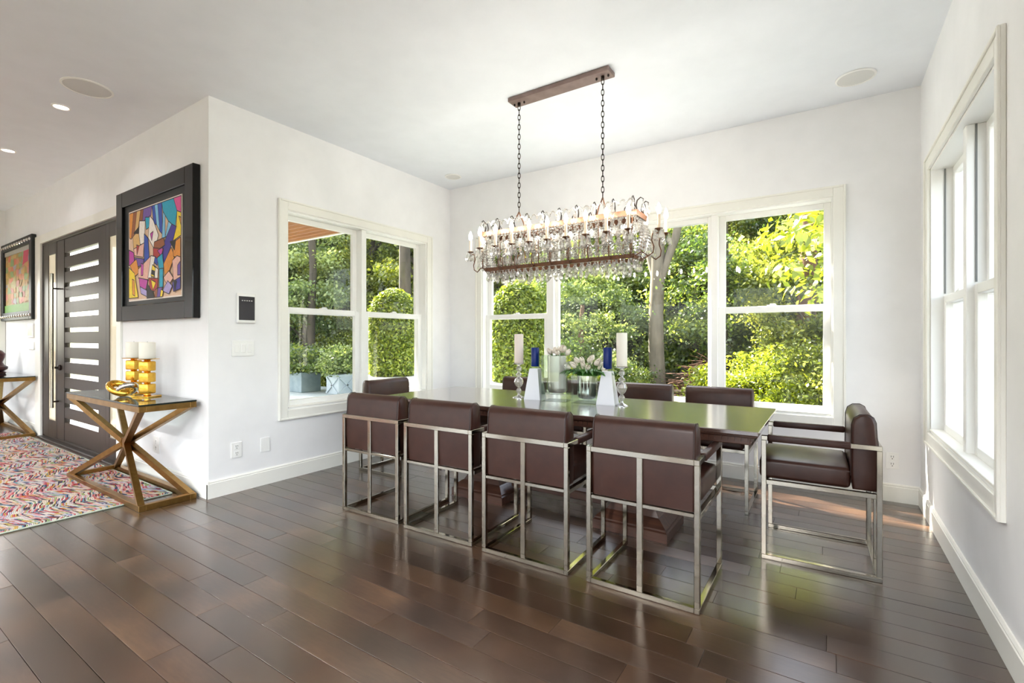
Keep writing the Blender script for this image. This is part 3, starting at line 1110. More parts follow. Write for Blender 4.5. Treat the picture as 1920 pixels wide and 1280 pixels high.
# an arm with cup, sleeve and bulb; local +X points outward
armbm = B()
tube(armbm, [(-0.03, 0, -0.13), (0.0, 0, -0.155), (0.03, 0, -0.135), (0.036, 0, -0.10), (0.022, 0, -0.06), (0.026, 0, -0.02), (0.045, 0, -0.012), (0.062, 0, -0.02), (0.066, 0, 0.0)], 0.0042, 6)
arm_me = mesh('arm', armbm, M['iron'], True, 80)
cupbm = B()
lathe(cupbm, [(0.004, -0.006), (0.012, 0.0), (0.024, 0.006), (0.026, 0.009), (0.010, 0.010)], 12)
cup_me = mesh('candle_cup', cupbm, M['iron'], True)
slbm = B()
lathe(slbm, [(0.0105, 0.010), (0.0105, 0.098)], 12)
sl_me = mesh('candle_sleeve', slbm, M['sleeve'], True)
bubm = B()
lathe(bubm, [(0.006, 0.099), (0.011, 0.108), (0.0145, 0.122), (0.0125, 0.140), (0.006, 0.158), (0.001, 0.168)], 10)
bu_me = mesh('bulb', bubm, M['bulb'], True)
dropbm = B()
lathe(dropbm, [(0.0015, 0.0), (0.004, -0.004), (0.003, -0.010), (0.007, -0.022), (0.0125, -0.040), (0.0105, -0.052), (0.001, -0.062)], 6)
drop_me = mesh('crystal_drop', dropbm, M['crystal'])
cups = []
def add_arm(x, y_, ang, reach=0.066):
    a = link('arm', arm_me, ch, (x, y_, 1.86), (0, 0, ang))
    px, py = 0.066, 0.0
    for nm, me in (('candle_cup', cup_me), ('candle_sleeve', sl_me), ('bulb', bu_me)):
        link(nm, me, a, (px, py, 0))
    cups.append((x + 0.066 * math.cos(ang), y_ + 0.066 * math.sin(ang), 1.86))
for i in range(9):
    x = -0.575 + 1.15 * i / 8
    add_arm(x, -HWD - 0.0, -PI / 2)
    add_arm(x, HWD + 0.0, PI / 2)
for s in (-1, 1):
    for q in (-1, 1):
        add_arm(s * (HL + 0.065), q * HWD * 0.75, 0 if s > 0 else PI)
    bm = B()
    for q in (-1, 1):
        tube(bm, [(s * (HL - 0.02), q * HWD * 0.75, ZL), (s * (HL + 0.02), q * HWD * 0.75, ZL + 0.02), (s * (HL + 0.065) - s * 0.03, q * HWD * 0.75, 1.73)], 0.0042, 6)
    ob('end_bracket', bm, M['iron'], ch, True)
# scrolls on the upper ring
scbm = B()
tube(scbm, [(-0.004, 0, 0.0), (-0.012, 0, 0.035), (-0.004, 0, 0.07), (0.018, 0, 0.086), (0.036, 0, 0.074), (0.034, 0, 0.060)], [0.005, 0.0045, 0.004, 0.0035, 0.003, 0.0025], 6)
scroll_me = mesh('scroll', scbm, M['dark_metal'], True, 80)
drops = []
for i in range(10):
    x = -HL + 0.02 + (2 * HL - 0.04) * i / 9
    for s, a in ((-1, -PI / 2), (1, PI / 2)):
        link('scroll', scroll_me, ch, (x, s * (HWD - 0.01), ZU + 0.016), (0, 0, a))
        drops.append((x, s * (HWD + 0.026), ZU + 0.075))
for s in (-1, 1):
    for q in (-0.5, 0.5):
        link('scroll', scroll_me, ch, (s * (HL - 0.01), q * HWD, ZU + 0.016), (0, 0, 0 if s > 0 else PI))
        drops.append((s * (HL + 0.026), q * HWD, ZU + 0.075))
for (x, y_, z) in cups:
    for k in range(4):
        a = PI / 4 + k * PI / 2
        drops.append((x + 0.027 * math.cos(a), y_ + 0.027 * math.sin(a), z + 0.004))
n = 22
for i in range(n):
    x = -HL + 0.03 + (2 * HL - 0.06) * (i + 0.5) / n
    for s in (-1, 1):
        drops.append((x, s * (HWD - 0.012), ZL - 0.014))
for i in range(14):
    x = -HL + 0.06 + (2 * HL - 0.12) * (i + 0.5) / 14
    for s in (-1, 1):
        drops.append((x, s * HWD * 0.4, ZL - 0.03 - 0.012 * (i % 2)))
for s in (-1, 1):
    for q in (-0.6, -0.2, 0.2, 0.6):
        drops.append((s * (HL - 0.03), q * HWD, ZL - 0.014))
        drops.append((s * (HL + 0.05), q * HWD * 1.2, 1.79))
rd = random.Random(4)
for d in drops[:300]:
    o = link('crystal_drop', drop_me, ch, d, (0, 0, rd.uniform(0, 6.28)))
    k = rd.uniform(1.05, 1.35)
    o.scale = (k, k, k)
# strands of beads between the rings: uncountable
bm = B()
def bead(p, r):
    v = [bm.verts.new((p[0] + a * r, p[1] + b * r, p[2] + c * r * 1.15)) for a, b, c in ((1, 0, 0), (0, 1, 0), (-1, 0, 0), (0, -1, 0), (0, 0, 1), (0, 0, -1))]
    for q in ((0, 1, 4), (1, 2, 4), (2, 3, 4), (3, 0, 4), (1, 0, 5), (2, 1, 5), (3, 2, 5), (0, 3, 5)):
        bm.faces.new([v[i] for i in q])
for i in range(46):
    x = -HL + 0.015 + (2 * HL - 0.03) * i / 45
    for s in (-1, 1):
        for j in range(14):
            f = j / 13
            bead((x + 0.018 * math.sin(f * PI) * (1 if i % 2 else -1), s * (HWD - 0.012 * f + 0.026 * math.sin(f * PI)), ZU - 0.02 - (ZU - ZL - 0.03) * f), 0.0085 if j % 3 else 0.0135)
for i in range(24):
    x = -HL + 0.03 + (2 * HL - 0.06) * i / 23
    for s in (-1, 1):
        for j in range(9):
            f = j / 8
            bead((x + (f - 0.5) * 0.055, s * (HWD + 0.035), 1.845 - 0.055 * math.sin(f * PI)), 0.008)
            bead((x + (f - 0.5) * 0.055, s * (HWD + 0.008), ZU - 0.03 - 0.05 * math.sin(f * PI)), 0.0085)
            bead((x + (f - 0.5) * 0.055, s * HWD * 0.45, ZL - 0.012 - 0.035 * math.sin(f * PI)), 0.008)
            bead((x + (f - 0.5) * 0.055, s * (HWD + 0.03), 2.035 + 0.03 * math.sin(f * PI)), 0.0065)
for s in (-1, 1):
    for q in range(9):
        for j in range(13):
            f = j / 12
            bead((s * (HL - 0.01 + 0.035 * math.sin(f * PI)), (-1 + 2 * q / 8) * HWD * 0.9, ZU - 0.02 - (ZU - ZL - 0.03) * f), 0.0095)
o = ob('crystal_strands', bm, M['crystal'], ch)
o['kind'] = 'stuff'

# ------------------------------------------------------------------ gold consoles
def console(loc, label):
    t = thing('console_table', label, 'console table', loc, 0, 'gold console tables')
    w, d, h, b = 0.755, 0.18, 0.722, 0.042
    for z0 in (0.0, h - b):
        for s in (-1, 1):
            bm = B()
            ya, yb = sorted((s * d, s * (d - b)))
            bx(bm, -w, w, ya, yb, z0, z0 + b, 0.002, 1)
            ob('frame_rail', bm, M['brass'], t)
            bm = B()
            xa, xb = sorted((s * w, s * (w - b)))
            bx(bm, xa, xb, -d + b, d - b, z0, z0 + b, 0.002, 1)
            ob('frame_rail', bm, M['brass'], t)
    for sx in (-1, 1):
        for sy in (-1, 1):
            for z0 in (b * 0.6, h - b * 0.6):
                bm = B()
                bar(bm, (sx * (w - b * 0.7), sy * (d - b * 0.55), z0), (sx * 0.03, sy * 0.012, h / 2 + (0.012 if z0 > 0.3 else -0.012)), 0.040)
                ob('leg', bm, M['brass'], t)
    bm = B()
    bx(bm, -0.05, 0.05, -0.028, 0.028, h / 2 - 0.04, h / 2 + 0.04, 0.002, 1)
    ob('joint_block', bm, M['brass'], t)
    bm = B()
    bx(bm, -w, w, -d, d, h + 0.0002, h + 0.012, 0.001, 1)
    gt = ob('glass_top', bm, M['tableglass'], t)
    bm = B()
    for s in (-1, 1):
        bx(bm, s * w - 0.0012, s * w + 0.0012, -d, d, h + 0.001, h + 0.011)
        bx(bm, -w, w, s * d - 0.0012, s * d + 0.0012, h + 0.001, h + 0.011)
    ob('glass_edge', bm, M['glass_edge'], gt)
    return t
CT = 0.722 + 0.0125
con = console((-4.685, 1.52, 0.0), 'gold X-frame glass console on the rug edge right of the front door')
dup(con, (-8.81, 1.52, 0.0), 0, 'gold X-frame glass console at the left edge beyond the front door')

def cube_holder(loc, rz, label):
    t = thing('candle_holder', label, 'candle holder', loc, rz, 'gold cube candle holders')
    bm = B()
    bx(bm, -0.066, 0.066, -0.066, 0.066, 0, 0.010, 0.003, 1)
    lathe(bm, [(0.03, 0.010), (0.022, 0.016), (0.022, 0.026)], 16)
    ob('base', bm, M['gold'], t)
    z = 0.026
    for i in range(3):
        bm = B()
        bx(bm, -0.040, 0.040, -0.040, 0.040, z, z + 0.076, 0.008, 2)
        ob('cube', bm, M['gold'], t, True)
        z += 0.076
        bm = B()
        lathe(bm, [(0.024, z), (0.020, z + 0.006), (0.024, z + 0.012)], 14)
        ob('collar', bm, M['gold'], t, True)
        z += 0.012
    bm = B()
    lathe(bm, [(0.03, z), (0.078, z + 0.004), (0.080, z + 0.008), (0.02, z + 0.009)], 28)
    ob('plate', bm, M['gold'], t, True)
    return z + 0.0092
h = cube_holder((-4.44, 1.57, CT), R(28), 'gold three-cube candle holder nearer the console right end')
pillar_candle((-4.44, 1.57, CT + h), 0.054, 0.128, M['wax'], 'thick ivory candle on the right gold cube holder')
h = cube_holder((-4.76, 1.59, CT), R(28), 'gold three-cube candle holder behind the gold knot')
pillar_candle((-4.76, 1.59, CT + h), 0.054, 0.128, M['wax'], 'thick ivory candle on the left gold cube holder')
kn = thing('knot_sculpture', 'gold and silver interlocked ring ornament in front of the gold holders', 'ornament', (-4.615, 1.47, CT), R(20))
bm = B()
mt = Matrix.Rotation(R(24), 3, 'Y') @ Matrix.Rotation(R(18), 3, 'X')
torus(bm, 0.062, 0.026, (-0.035, 0, 0.066), 'Z', 1.25, 0.8, 32, 14, mt)
ob('gold_ring', bm, M['gold'], kn, True, angle=80)
bm = B()
mt = Matrix.Rotation(R(-28), 3, 'Y') @ Matrix.Rotation(R(-24), 3, 'X')
torus(bm, 0.058, 0.022, (0.04, 0.0, 0.058), 'Z', 1.25, 0.8, 32, 14, mt)
ob('silver_ring', bm, M['silver'], kn, True, angle=80)

sc = thing('figurine', 'dark red seated figurine on the far left console', 'figurine', (-8.93, 1.50, CT))
bm = B()
lathe(bm, [(0.10, 0), (0.11, 0.02), (0.085, 0.035), (0.12, 0.06), (0.125, 0.09), (0.09, 0.115), (0.075, 0.15), (0.095, 0.21), (0.10, 0.26), (0.07, 0.30), (0.032, 0.315)], 20)
for s in (-1, 1):
    tube(bm, [(s * 0.09, -0.02, 0.26), (s * 0.12, -0.05, 0.18), (s * 0.06, -0.11, 0.12)], [0.03, 0.026, 0.02], 8)
ob('body', bm, M['sculpture'], sc, True)
bm = B()
lathe(bm, [(0.02, 0.31), (0.042, 0.33), (0.048, 0.36), (0.036, 0.39), (0.016, 0.40), (0.018, 0.415), (0.004, 0.425)], 16)
ob('head', bm, M['sculpture'], sc, True)

# ------------------------------------------------------------------ rug
def rug_mat():
    m = mat('braided_rag_rug', (200, 190, 180), 0.95, spec=0.1)
    tc = N(m, 'ShaderNodeTexCoord')
    sp = N(m, 'ShaderNodeSeparateXYZ')
    L(m, tc.outputs['Object'], sp.inputs[0])
    pp = N(m, 'ShaderNodeMath', operation='PINGPONG')
    pp.inputs[1].default_value = 0.27
    L(m, sp.outputs['X'], pp.inputs[0])
    wob = noise(m, tc.outputs['Object'], 9, 3)
    wm = N(m, 'ShaderNodeMath', operation='MULTIPLY_ADD')
    wm.inputs[1].default_value = 0.12
    L(m, wob.outputs[0], wm.inputs[0])
    L(m, pp.outputs[0], wm.inputs[2])
    yy = N(m, 'ShaderNodeMath', operation='MULTIPLY_ADD')
    yy.inputs[1].default_value = 0.30
    L(m, wm.outputs[0], yy.inputs[0])
    L(m, sp.outputs['Y'], yy.inputs[2])
    sy = N(m, 'ShaderNodeMath', operation='SNAP')
    sy.inputs[1].default_value = 0.009
    L(m, yy.outputs[0], sy.inputs[0])
    off = N(m, 'ShaderNodeMath', operation='MULTIPLY_ADD')
    off.inputs[1].default_value = 7.31
    L(m, sy.outputs[0], off.inputs[0])
    L(m, sp.outputs['X'], off.inputs[2])
    sx = N(m, 'ShaderNodeMath', operation='SNAP')
    sx.inputs[1].default_value = 0.07
    L(m, off.outputs[0], sx.inputs[0])
    cb = N(m, 'ShaderNodeCombineXYZ')
    L(m, sx.outputs[0], cb.inputs[0])
    L(m, sy.outputs[0], cb.inputs[1])
    wn_ = N(m, 'ShaderNodeTexWhiteNoise', noise_dimensions='2D')
    L(m, cb.outputs[0], wn_.inputs['Vector'])
    r = ramp(m, wn_.outputs['Value'], [(0.0, (214, 206, 198)), (0.22, (190, 90, 100)), (0.29, (208, 146, 154)), (0.38, (72, 80, 112)), (0.46, (220, 212, 206)), (0.60, (204, 168, 96)), (0.66, (112, 150, 164)),
                                       (0.72, (88, 68, 76)), (0.79, (196, 188, 202)), (0.90, (156, 172, 120)), (0.96, (170, 76, 68))], 'CONSTANT')
    cb2 = N(m, 'ShaderNodeCombineXYZ')
    L(m, sp.outputs['X'], cb2.inputs[0])
    L(m, yy.outputs[0], cb2.inputs[1])
    mp2 = N(m, 'ShaderNodeMapping')
    mp2.inputs['Scale'].default_value = (0.9, 9, 1)
    L(m, cb2.outputs[0], mp2.inputs[0])
    bn = noise(m, mp2.outputs[0], 1.3, 3)
    bt = ramp(m, bn.outputs[0], [(0.32, (232, 170, 176)), (0.44, (238, 226, 206)), (0.55, (236, 234, 230)), (0.68, (186, 200, 226))])
    bm_ = N(m, 'ShaderNodeMix', data_type='RGBA', blend_type='MULTIPLY')
    bm_.inputs[0].default_value = 0.85
    L(m, r.outputs[0], bm_.inputs[6])
    L(m, bt.outputs[0], bm_.inputs[7])
    L(m, bm_.outputs[2], P(m).inputs['Base Color'])
    fr = N(m, 'ShaderNodeMath', operation='PINGPONG')
    fr.inputs[1].default_value = 0.0045
    L(m, yy.outputs[0], fr.inputs[0])
    hs = N(m, 'ShaderNodeMath', operation='MULTIPLY')
    hs.inputs[1].default_value = 140
    L(m, fr.outputs[0], hs.inputs[0])
    bump(m, hs.outputs[0], 0.8, 0.006)
    return m
M['rug'] = rug_mat()
M['rugedge'] = noisy('rug_binding', (150, 166, 150), (196, 200, 180), 60, 0.95)
rug = thing('rug', 'multicoloured braided zigzag rug in the entrance hall', 'rug', (-6.4, 0.45, 0))
bm = B()
x0, x1, y0, y1 = -2.2, 2.2, -1.28, 1.19
nx, ny = 88, 50
grid = []
rr_ = random.Random(2)
for i in range(nx + 1):
    grid.append([bm.verts.new((x0 + (x1 - x0) * i / nx + 0, y0 + (y1 - y0) * j / ny + 0.006 * math.sin(i * 0.7), 0.010 + rr_.uniform(-0.0015, 0.0015))) for j in range(ny + 1)])
for i in range(nx):
    for j in range(ny):
        bm.faces.new((grid[i][j], grid[i + 1][j], grid[i + 1][j + 1], grid[i][j + 1]))
be = [e for e in bm.edges if e.is_boundary]
ext = bmesh.ops.extrude_edge_only(bm, edges=be)
for v in ext['geom']:
    if isinstance(v, bmesh.types.BMVert):
        v.co.z = 0.0005
ob('pile', bm, M['rug'], rug)
bm = B()
tube(bm, [(x1 + 0.004, y0 + (y1 - y0) * j / 40 + 0.004 * math.sin(j), 0.006) for j in range(41)], 0.0055, 6)
tube(bm, [(x0 + (x1 - x0) * j / 40, y1 + 0.004, 0.006) for j in range(41)], 0.0055, 6)
ob('binding', bm, M['rugedge'], rug, True)

# ------------------------------------------------------------------ pictures
def painted(name):
    m = mat(name, (200, 200, 200), 0.55)
    at = N(m, 'ShaderNodeVertexColor')
    at.layer_name = 'paint'
    v = obj_coord(m)
    n = noise(m, v, 40, 3)
    rr = ramp(m, n.outputs[0], [(0.3, (215, 215, 215)), (0.7, (255, 255, 255))])
    mx = N(m, 'ShaderNodeMix', data_type='RGBA', blend_type='MULTIPLY')
    mx.inputs[0].default_value = 0.5
    L(m, at.outputs[0], mx.inputs[6])
    L(m, rr.outputs[0], mx.inputs[7])
    L(m, mx.outputs[2], P(m).inputs['Base Color'])
    return m
M['paint'] = painted('painted_canvas')
def colour_patches(name, parent, polys, w, h, y, outline=0.006, bgc=(230, 224, 214), loc=(0, 0, 0)):
    """flat painted patches: polys = [(rgb, [(u,v)...])] in 0..1, one flat sheet of thin paint layers facing -Y"""
    bm = B()
    cl = bm.loops.layers.float_color.new('paint')
    def face(pts, c, yy):
        f = bm.faces.new([bm.verts.new((p[0], yy, p[1])) for p in pts])
        for lp in f.loops:
            lp[cl] = (*lin(c), 1)
    face([(0, 0), (w, 0), (w, h), (0, h)], bgc, y)
    k = 0
    for c, pts in polys:
        k += 1
        yy = y - 0.00012 * k
        q = [(min(max(p[0], 0), 1) * w, min(max(p[1], 0), 1) * h) for p in pts]
        face(q, c, yy)
        if outline:
            for a, b in zip(q, q[1:] + q[:1]):
                d = Vector((b[0] - a[0], b[1] - a[1]))
                if d.length < 1e-5:
                    continue
                nn = Vector((-d.y, d.x)).normalized() * outline / 2
                face([(a[0] - nn.x, a[1] - nn.y), (b[0] - nn.x, b[1] - nn.y), (b[0] + nn.x, b[1] + nn.y), (a[0] + nn.x, a[1] + nn.y)], (22, 18, 24), yy - 0.00006)
    me = bpy.data.meshes.new(name)
    bm.to_mesh(me)
    bm.free()
    me.materials.append(M['paint'])
    return link(name, me, parent, loc)

# large picture
ax0, ax1, az0, az1 = -5.456, -3.962, 1.345, 2.505
pic = thing('framed_picture', 'large colourful abstract picture in a glossy black frame above the gold console', 'picture', (ax0, YA, az0))
w, h = ax1 - ax0, az1 - az0
YP = -0.055
bm = B()
fw = 0.135
for a in ((0, fw, 0, h), (w - fw, w, 0, h), (fw, w - fw, 0, fw), (fw, w - fw, h - fw, h)):
    bx(bm, a[0], a[1], YP, -0.002, a[2], a[3], 0.004, 1)
ob('frame', bm, M['black_gloss'], pic)
bm = B()
bx(bm, fw, w - fw, YP + 0.022, -0.003, fw, h - fw)
ob('mat_board', bm, M['black_mat'], pic)
pw0, pw1, pz0, pz1 = 0.255, 1.265, 0.185, 0.955
bm = B()
bx(bm, pw0 - 0.012, pw1 + 0.012, YP + 0.018, YP + 0.022, pz0 - 0.012, pz1 + 0.012)
ob('inner_border', bm, M['waxpink'], pic)
OR, BR, TN, PU, BL, LB, TE, PK, YE, IN, WH, MG, RO, BK, LV, RD = (228, 146, 48), (150, 84, 44), (222, 178, 110), (112, 78, 160), (40, 76, 178), (130, 196, 232), (20, 164, 196), (224, 84, 150), (248, 216, 40), (62, 48, 150), (246, 238, 230), (196, 64, 168), (240, 172, 160), (18, 14, 18), (176, 160, 216), (176, 50, 48)
polys = [
    (OR, [(0, .72), (0, 1), (.09, 1), (.04, .70)]), (BR, [(.09, 1), (.16, 1), (.11, .74), (.04, .70)]), (TN, [(.16, 1), (.24, 1), (.19, .80), (.11, .74)]), (BR, [(.24, 1), (.30, 1), (.28, .86), (.19, .80)]),
    (PU, [(.30, 1), (.47, 1), (.45, .90), (.28, .86)]), (BL, [(.47, 1), (.52, 1), (.56, .78), (.50, .80)]), (LB, [(.52, 1), (.58, 1), (.62, .70), (.56, .78)]), (BL, [(.58, 1), (.66, 1), (.67, .66), (.62, .70)]),
    (LB, [(.68, .90), (.72, .86), (.72, .62), (.66, .62)]), (TE, [(.66, 1), (.87, 1), (.93, .86), (.90, .70), (.78, .78), (.68, .90)]), (PK, [(.87, 1), (1, 1), (1, .83), (.93, .86)]),
    (YE, [(.93, .86), (1, .83), (1, .60), (.86, .56), (.92, .70)]), (OR, [(.96, .80), (1, .78), (1, .70)]), (LB, [(.78, .78), (.84, .74), (.80, .64), (.72, .62)]), (IN, [(.84, .74), (.92, .70), (.86, .56), (.70, .34), (.66, .50), (.74, .62)]),
    (WH, [(.22, .88), (.34, .86), (.32, .60), (.20, .62)]), (TE, [(.34, .90), (.45, .88), (.43, .78), (.36, .76)]), (WH, [(.43, .90), (.50, .84), (.60, .66), (.52, .52), (.40, .66)]), (MG, [(.44, .70), (.50, .72), (.47, .62)]),
    (TN, [(.08, .72), (.20, .78), (.24, .60), (.10, .56)]), (ROSE := (238, 186, 170), [(.10, .58), (.32, .62), (.30, .46), (.12, .50)]), (RD, [(.16, .62), (.22, .60), (.17, .50)]), (BK, [(.10, .76), (.22, .82), (.20, .74)]),
    (BL, [(.32, .72), (.40, .66), (.42, .44), (.32, .40)]), (BR, [(.52, .60), (.70, .62), (.72, .54), (.50, .48)]), (RD, [(.50, .54), (.70, .50), (.64, .42), (.50, .40)]), (MG, [(.58, .50), (.68, .52), (.66, .42)]),
    (MG, [(0, .58), (.10, .54), (.12, .42), (0, .40)]), (PU, [(.12, .48), (.32, .44), (.30, .38), (.14, .36)]), (OR, [(.02, .40), (.16, .46), (.22, .30), (.12, .26)]), (YE, [(0, .38), (.12, .30), (.20, .02), (0, .02)]),
    (OR, [(.07, .24), (.12, .22), (.13, .04), (.08, .06)]), (ROSE, [(.20, .34), (.46, .46), (.42, .20), (.20, .24)]), (MG, [(.26, .40), (.31, .38), (.30, .26), (.26, .26)]), (WH, [(.46, .46), (.54, .44), (.46, .20), (.40, .22)]),
    (BL, [(.54, .44), (.60, .40), (.58, .34), (.52, .38)]), (TE, [(.58, .42), (.68, .46), (.70, .30), (.62, .28)]), (TE, [(.62, .30), (.69, .30), (.69, .10), (.62, .10)]), (WH, [(.53, .34), (.60, .30), (.58, .12), (.54, .16)]),
    (YE, [(.49, .36), (.55, .32), (.52, .22), (.46, .24)]), (BK, [(.48, .30), (.54, .28), (.53, .24), (.47, .26)]), (RD, [(.42, .22), (.60, .20), (.58, .06), (.44, .08)]), (YE, [(.46, .20), (.56, .16), (.50, .08)]),
    (MG, [(.22, .24), (.40, .20), (.36, .10), (.24, .12)]), (LV, [(.24, .14), (.40, .08), (.38, .02), (.26, .06)]), (BK, [(.38, .16), (.50, .06), (.52, 0), (.38, 0)]), (OR, [(.70, .34), (.84, .50), (.90, .40), (.74, .16)]),
    (OR, [(.86, .54), (1, .58), (1, .36), (.88, .40)]), (BK, [(.82, .56), (.92, .56), (.90, .46)]), (ROSE, [(.86, .36), (.94, .40), (1, .38), (1, .14), (.88, .14)]), (PU, [(.95, .30), (1, .34), (1, .20), (.95, .20)]),
    (ROSE, [(.70, .20), (.80, .26), (.88, .18), (.78, .10)]), (LV, [(.68, .06), (.78, .16), (.86, .10), (.80, .02)]), (IN, [(.86, .14), (1, .18), (1, .06), (.88, .04)]), (BK, [(.88, .16), (.94, .14), (.91, .03)]), (PU, [(.60, .10), (.68, .10), (.66, 0), (.58, 0)]), (YE, [(.66, .08), (.70, .06), (.68, 0), (.64, 0)]), (BR, [(.54, .08), (.60, .10), (.58, 0), (.54, 0)]),
]
colour_patches('canvas', pic, polys, pw1 - pw0, pz1 - pz0, 0, 0.007, (226, 190, 160), (pw0, YP + 0.0178, pz0))

# small picture beyond the door
bx0, bx1, bz0, bz1 = -9.70, -8.205, 1.43, 2.485
pic2 = thing('framed_picture', 'muted orange and green picture in a black beaded frame at the left edge', 'picture', (bx0, YA, bz0))
w, h = bx1 - bx0, bz1 - bz0
fw = 0.11
bm = B()
for a in ((0, fw, 0, h), (w - fw, w, 0, h), (fw, w - fw, 0, fw), (fw, w - fw, h - fw, h)):
    bx(bm, a[0], a[1], -0.05, -0.002, a[2], a[3], 0.008, 2)
ob('frame', bm, M['black_mat'], pic2)
bm = B()
for i in range(13):
    for z in (fw * 0.5, h - fw * 0.5):
        x = 0.06 + (w - 0.12) * i / 12
        lathe(bm, [(0.02, 0), (0.017, 0.010), (0.006, 0.016)], 8, (0, 0, 0))
        nv = bm.verts[:][-24:]
        for v in nv:
            v.co = Vector((v.co.x + x, -0.05 - v.co.z, v.co.y + z))
beads = ob('bead', bm, M['silver'], pic2, True)
beads['kind'] = 'stuff'
rp = random.Random(21)
polys = []
cols = [(196, 150, 92), (206, 168, 104), (178, 146, 80), (214, 142, 110), (190, 176, 120), (170, 160, 170), (216, 120, 96), (150, 170, 120), (206, 130, 120)]
for i in range(9):
    for j in range(9):
        u0, v0 = i / 9, 0.14 + 0.80 * j / 9
        c = rp.choice(cols)
        pts = [(u0 + a / 9 + rp.uniform(-.04, .04), v0 + b * 0.8 / 9 + rp.uniform(-.03, .03)) for a, b in ((0, 0), (1, 0), (1, 1), (0, 1))]
        polys.append((c, pts))
polys += [((110, 160, 60), [(0, 0), (1, 0), (1, .13), (0, .12)]), ((196, 60, 90), [(.70, .72), (.9, .76), (.92, .94), (.74, .93)]), ((180, 176, 168), [(0, .93), (1, .93), (1, 1), (0, 1)])]
colour_patches('canvas', pic2, polys, w - 2 * fw, h - 2 * fw, 0, 0.0, (190, 160, 110), (fw, -0.02, fw))

# ------------------------------------------------------------------ wall fittings
def plate(name, label, cat, loc, rz, w, h, kind):
    """local: x along the wall, -y out of the wall"""
    t = thing(name, label, cat, loc, rz)
    bm = B()
    bx(bm, -w / 2, w / 2, -0.007, -0.0005, -h / 2, h / 2, 0.002, 2)
    ob('cover_plate', bm, M['white_plastic'], t)
    if kind == 'outlet':
        for z in (-0.026, 0.026):
            bm = B()
            bx(bm, -0.017, 0.017, -0.009, -0.006, z - 0.019, z + 0.019, 0.001, 1)
            s = ob('socket', bm, M['white_plastic'], t)
            bm = B()
            bx(bm, -0.008, -0.005, -0.0096, -0.0085, z - 0.002, z + 0.011)
            bx(bm, 0.005, 0.008, -0.0096, -0.0085, z - 0.002, z + 0.011)
            bx(bm, -0.003, 0.003, -0.0096, -0.0085, z - 0.014, z - 0.008)
            ob('slot', bm, M['slot'], s)
    elif kind == 'switch':
        for x in (-0.05, 0, 0.05):
            bm = B()
            bx(bm, x - 0.017, x + 0.017, -0.0105, -0.006, -0.034, 0.034, 0.002, 1)
            ob('rocker', bm, M['white_plastic'], t)
    return t
plate('wall_outlet', 'white outlet on the left wall nearest the corner', 'outlet', (XL, 1.942, 0.325), R(90), 0.08, 0.118, 'outlet')
plate('blank_plate', 'blank white plate beside the outlet on the left wall', 'wall plate', (XL, 2.169, 0.325), R(90), 0.076, 0.114, 'blank')
plate('light_switch', 'white three-rocker switch below the wall tablet', 'switch', (XL, 1.992, 1.113), R(90), 0.172, 0.122, 'switch')
plate('wall_outlet', 'white outlet under the wide window behind the right end chair', 'outlet', (0.396, YB, 0.297), 0, 0.076, 0.118, 'outlet')
plate('wall_outlet', 'white outlet low behind the gold console', 'outlet', (-4.73, YA, 0.295), 0, 0.12, 0.14, 'outlet')
t = thing('wall_tablet', 'white wall tablet with dark screen above the switch', 'thermostat', (XL, 2.012, 1.428), R(90))
bm = B()
bx(bm, -0.073, 0.073, -0.022, -0.0005, -0.118, 0.118, 0.008, 2)
ob('case', bm, M['white_plastic'], t)
bm = B()
bx(bm, -0.062, 0.062, -0.0235, -0.021, -0.094, 0.092, 0.001, 1)
s = ob('screen', bm, M['screen'], t)
bm = B()
for i in range(5):
    bx(bm, -0.040 + i * 0.018, -0.030 + i * 0.018, -0.0242, -0.0233, 0.056, 0.062)
ob('status_row', bm, M['grille'], s)
t = thing('alarm_keypad', 'white keypad with green display between the small picture and the door', 'keypad', (-8.36, YA, 1.29))
bm = B()
bx(bm, -0.12, 0.12, -0.03, -0.0005, -0.085, 0.085, 0.006, 2)
ob('case', bm, M['white_plastic'], t)
bm = B()
bx(bm, -0.10, 0.075, -0.0315, -0.029, -0.065, 0.065)
ob('display', bm, M['green_screen'], t)
t = thing('intercom', 'small white control below the keypad', 'wall control', (-8.36, YA, 1.10))
bm = B()
bx(bm, -0.10, 0.10, -0.02, -0.0005, -0.05, 0.05, 0.005, 2)
ob('case', bm, M['white_plastic'], t)

# ------------------------------------------------------------------ ceiling fittings
def speaker(loc, r, label):
    t = thing('ceiling_speaker', label, 'speaker', loc)
    bm = B()
    lathe(bm, [(r, -0.0005), (r, -0.006), (r - 0.012, -0.009), (r - 0.014, -0.005)], 48, cap=False)
    ob('rim', bm, M['white_plastic'], t, True)
    bm = B()
    lathe(bm, [(r - 0.013, -0.0055), (0.001, -0.0075)], 48, cap=False)
    ob('grille', bm, M['grille'], t, True)
speaker((-4.45, 1.21, HC_), 0.148, 'large round white speaker in the hall ceiling')
speaker((0.162, 4.075, HC_), 0.118, 'round white speaker in the ceiling near the right window')
speaker((-3.485, 4.11, HC_), 0.092, 'small round white speaker in the ceiling corner above the left window')
def spot(parent, loc, watts):
    ld = bpy.data.lights.new('downlight_or_fill_lamp', 'SPOT')
    ld.energy = watts
    ld.spot_size = R(150)
    ld.spot_blend = 0.5
    ld.shadow_soft_size = 0.05
    ld.color = (1.0, 0.985, 0.975)
    lo = bpy.data.objects.new('downlight_or_fill_lamp', ld)
    COL.objects.link(lo)
    lo.parent = parent
    lo.location = loc
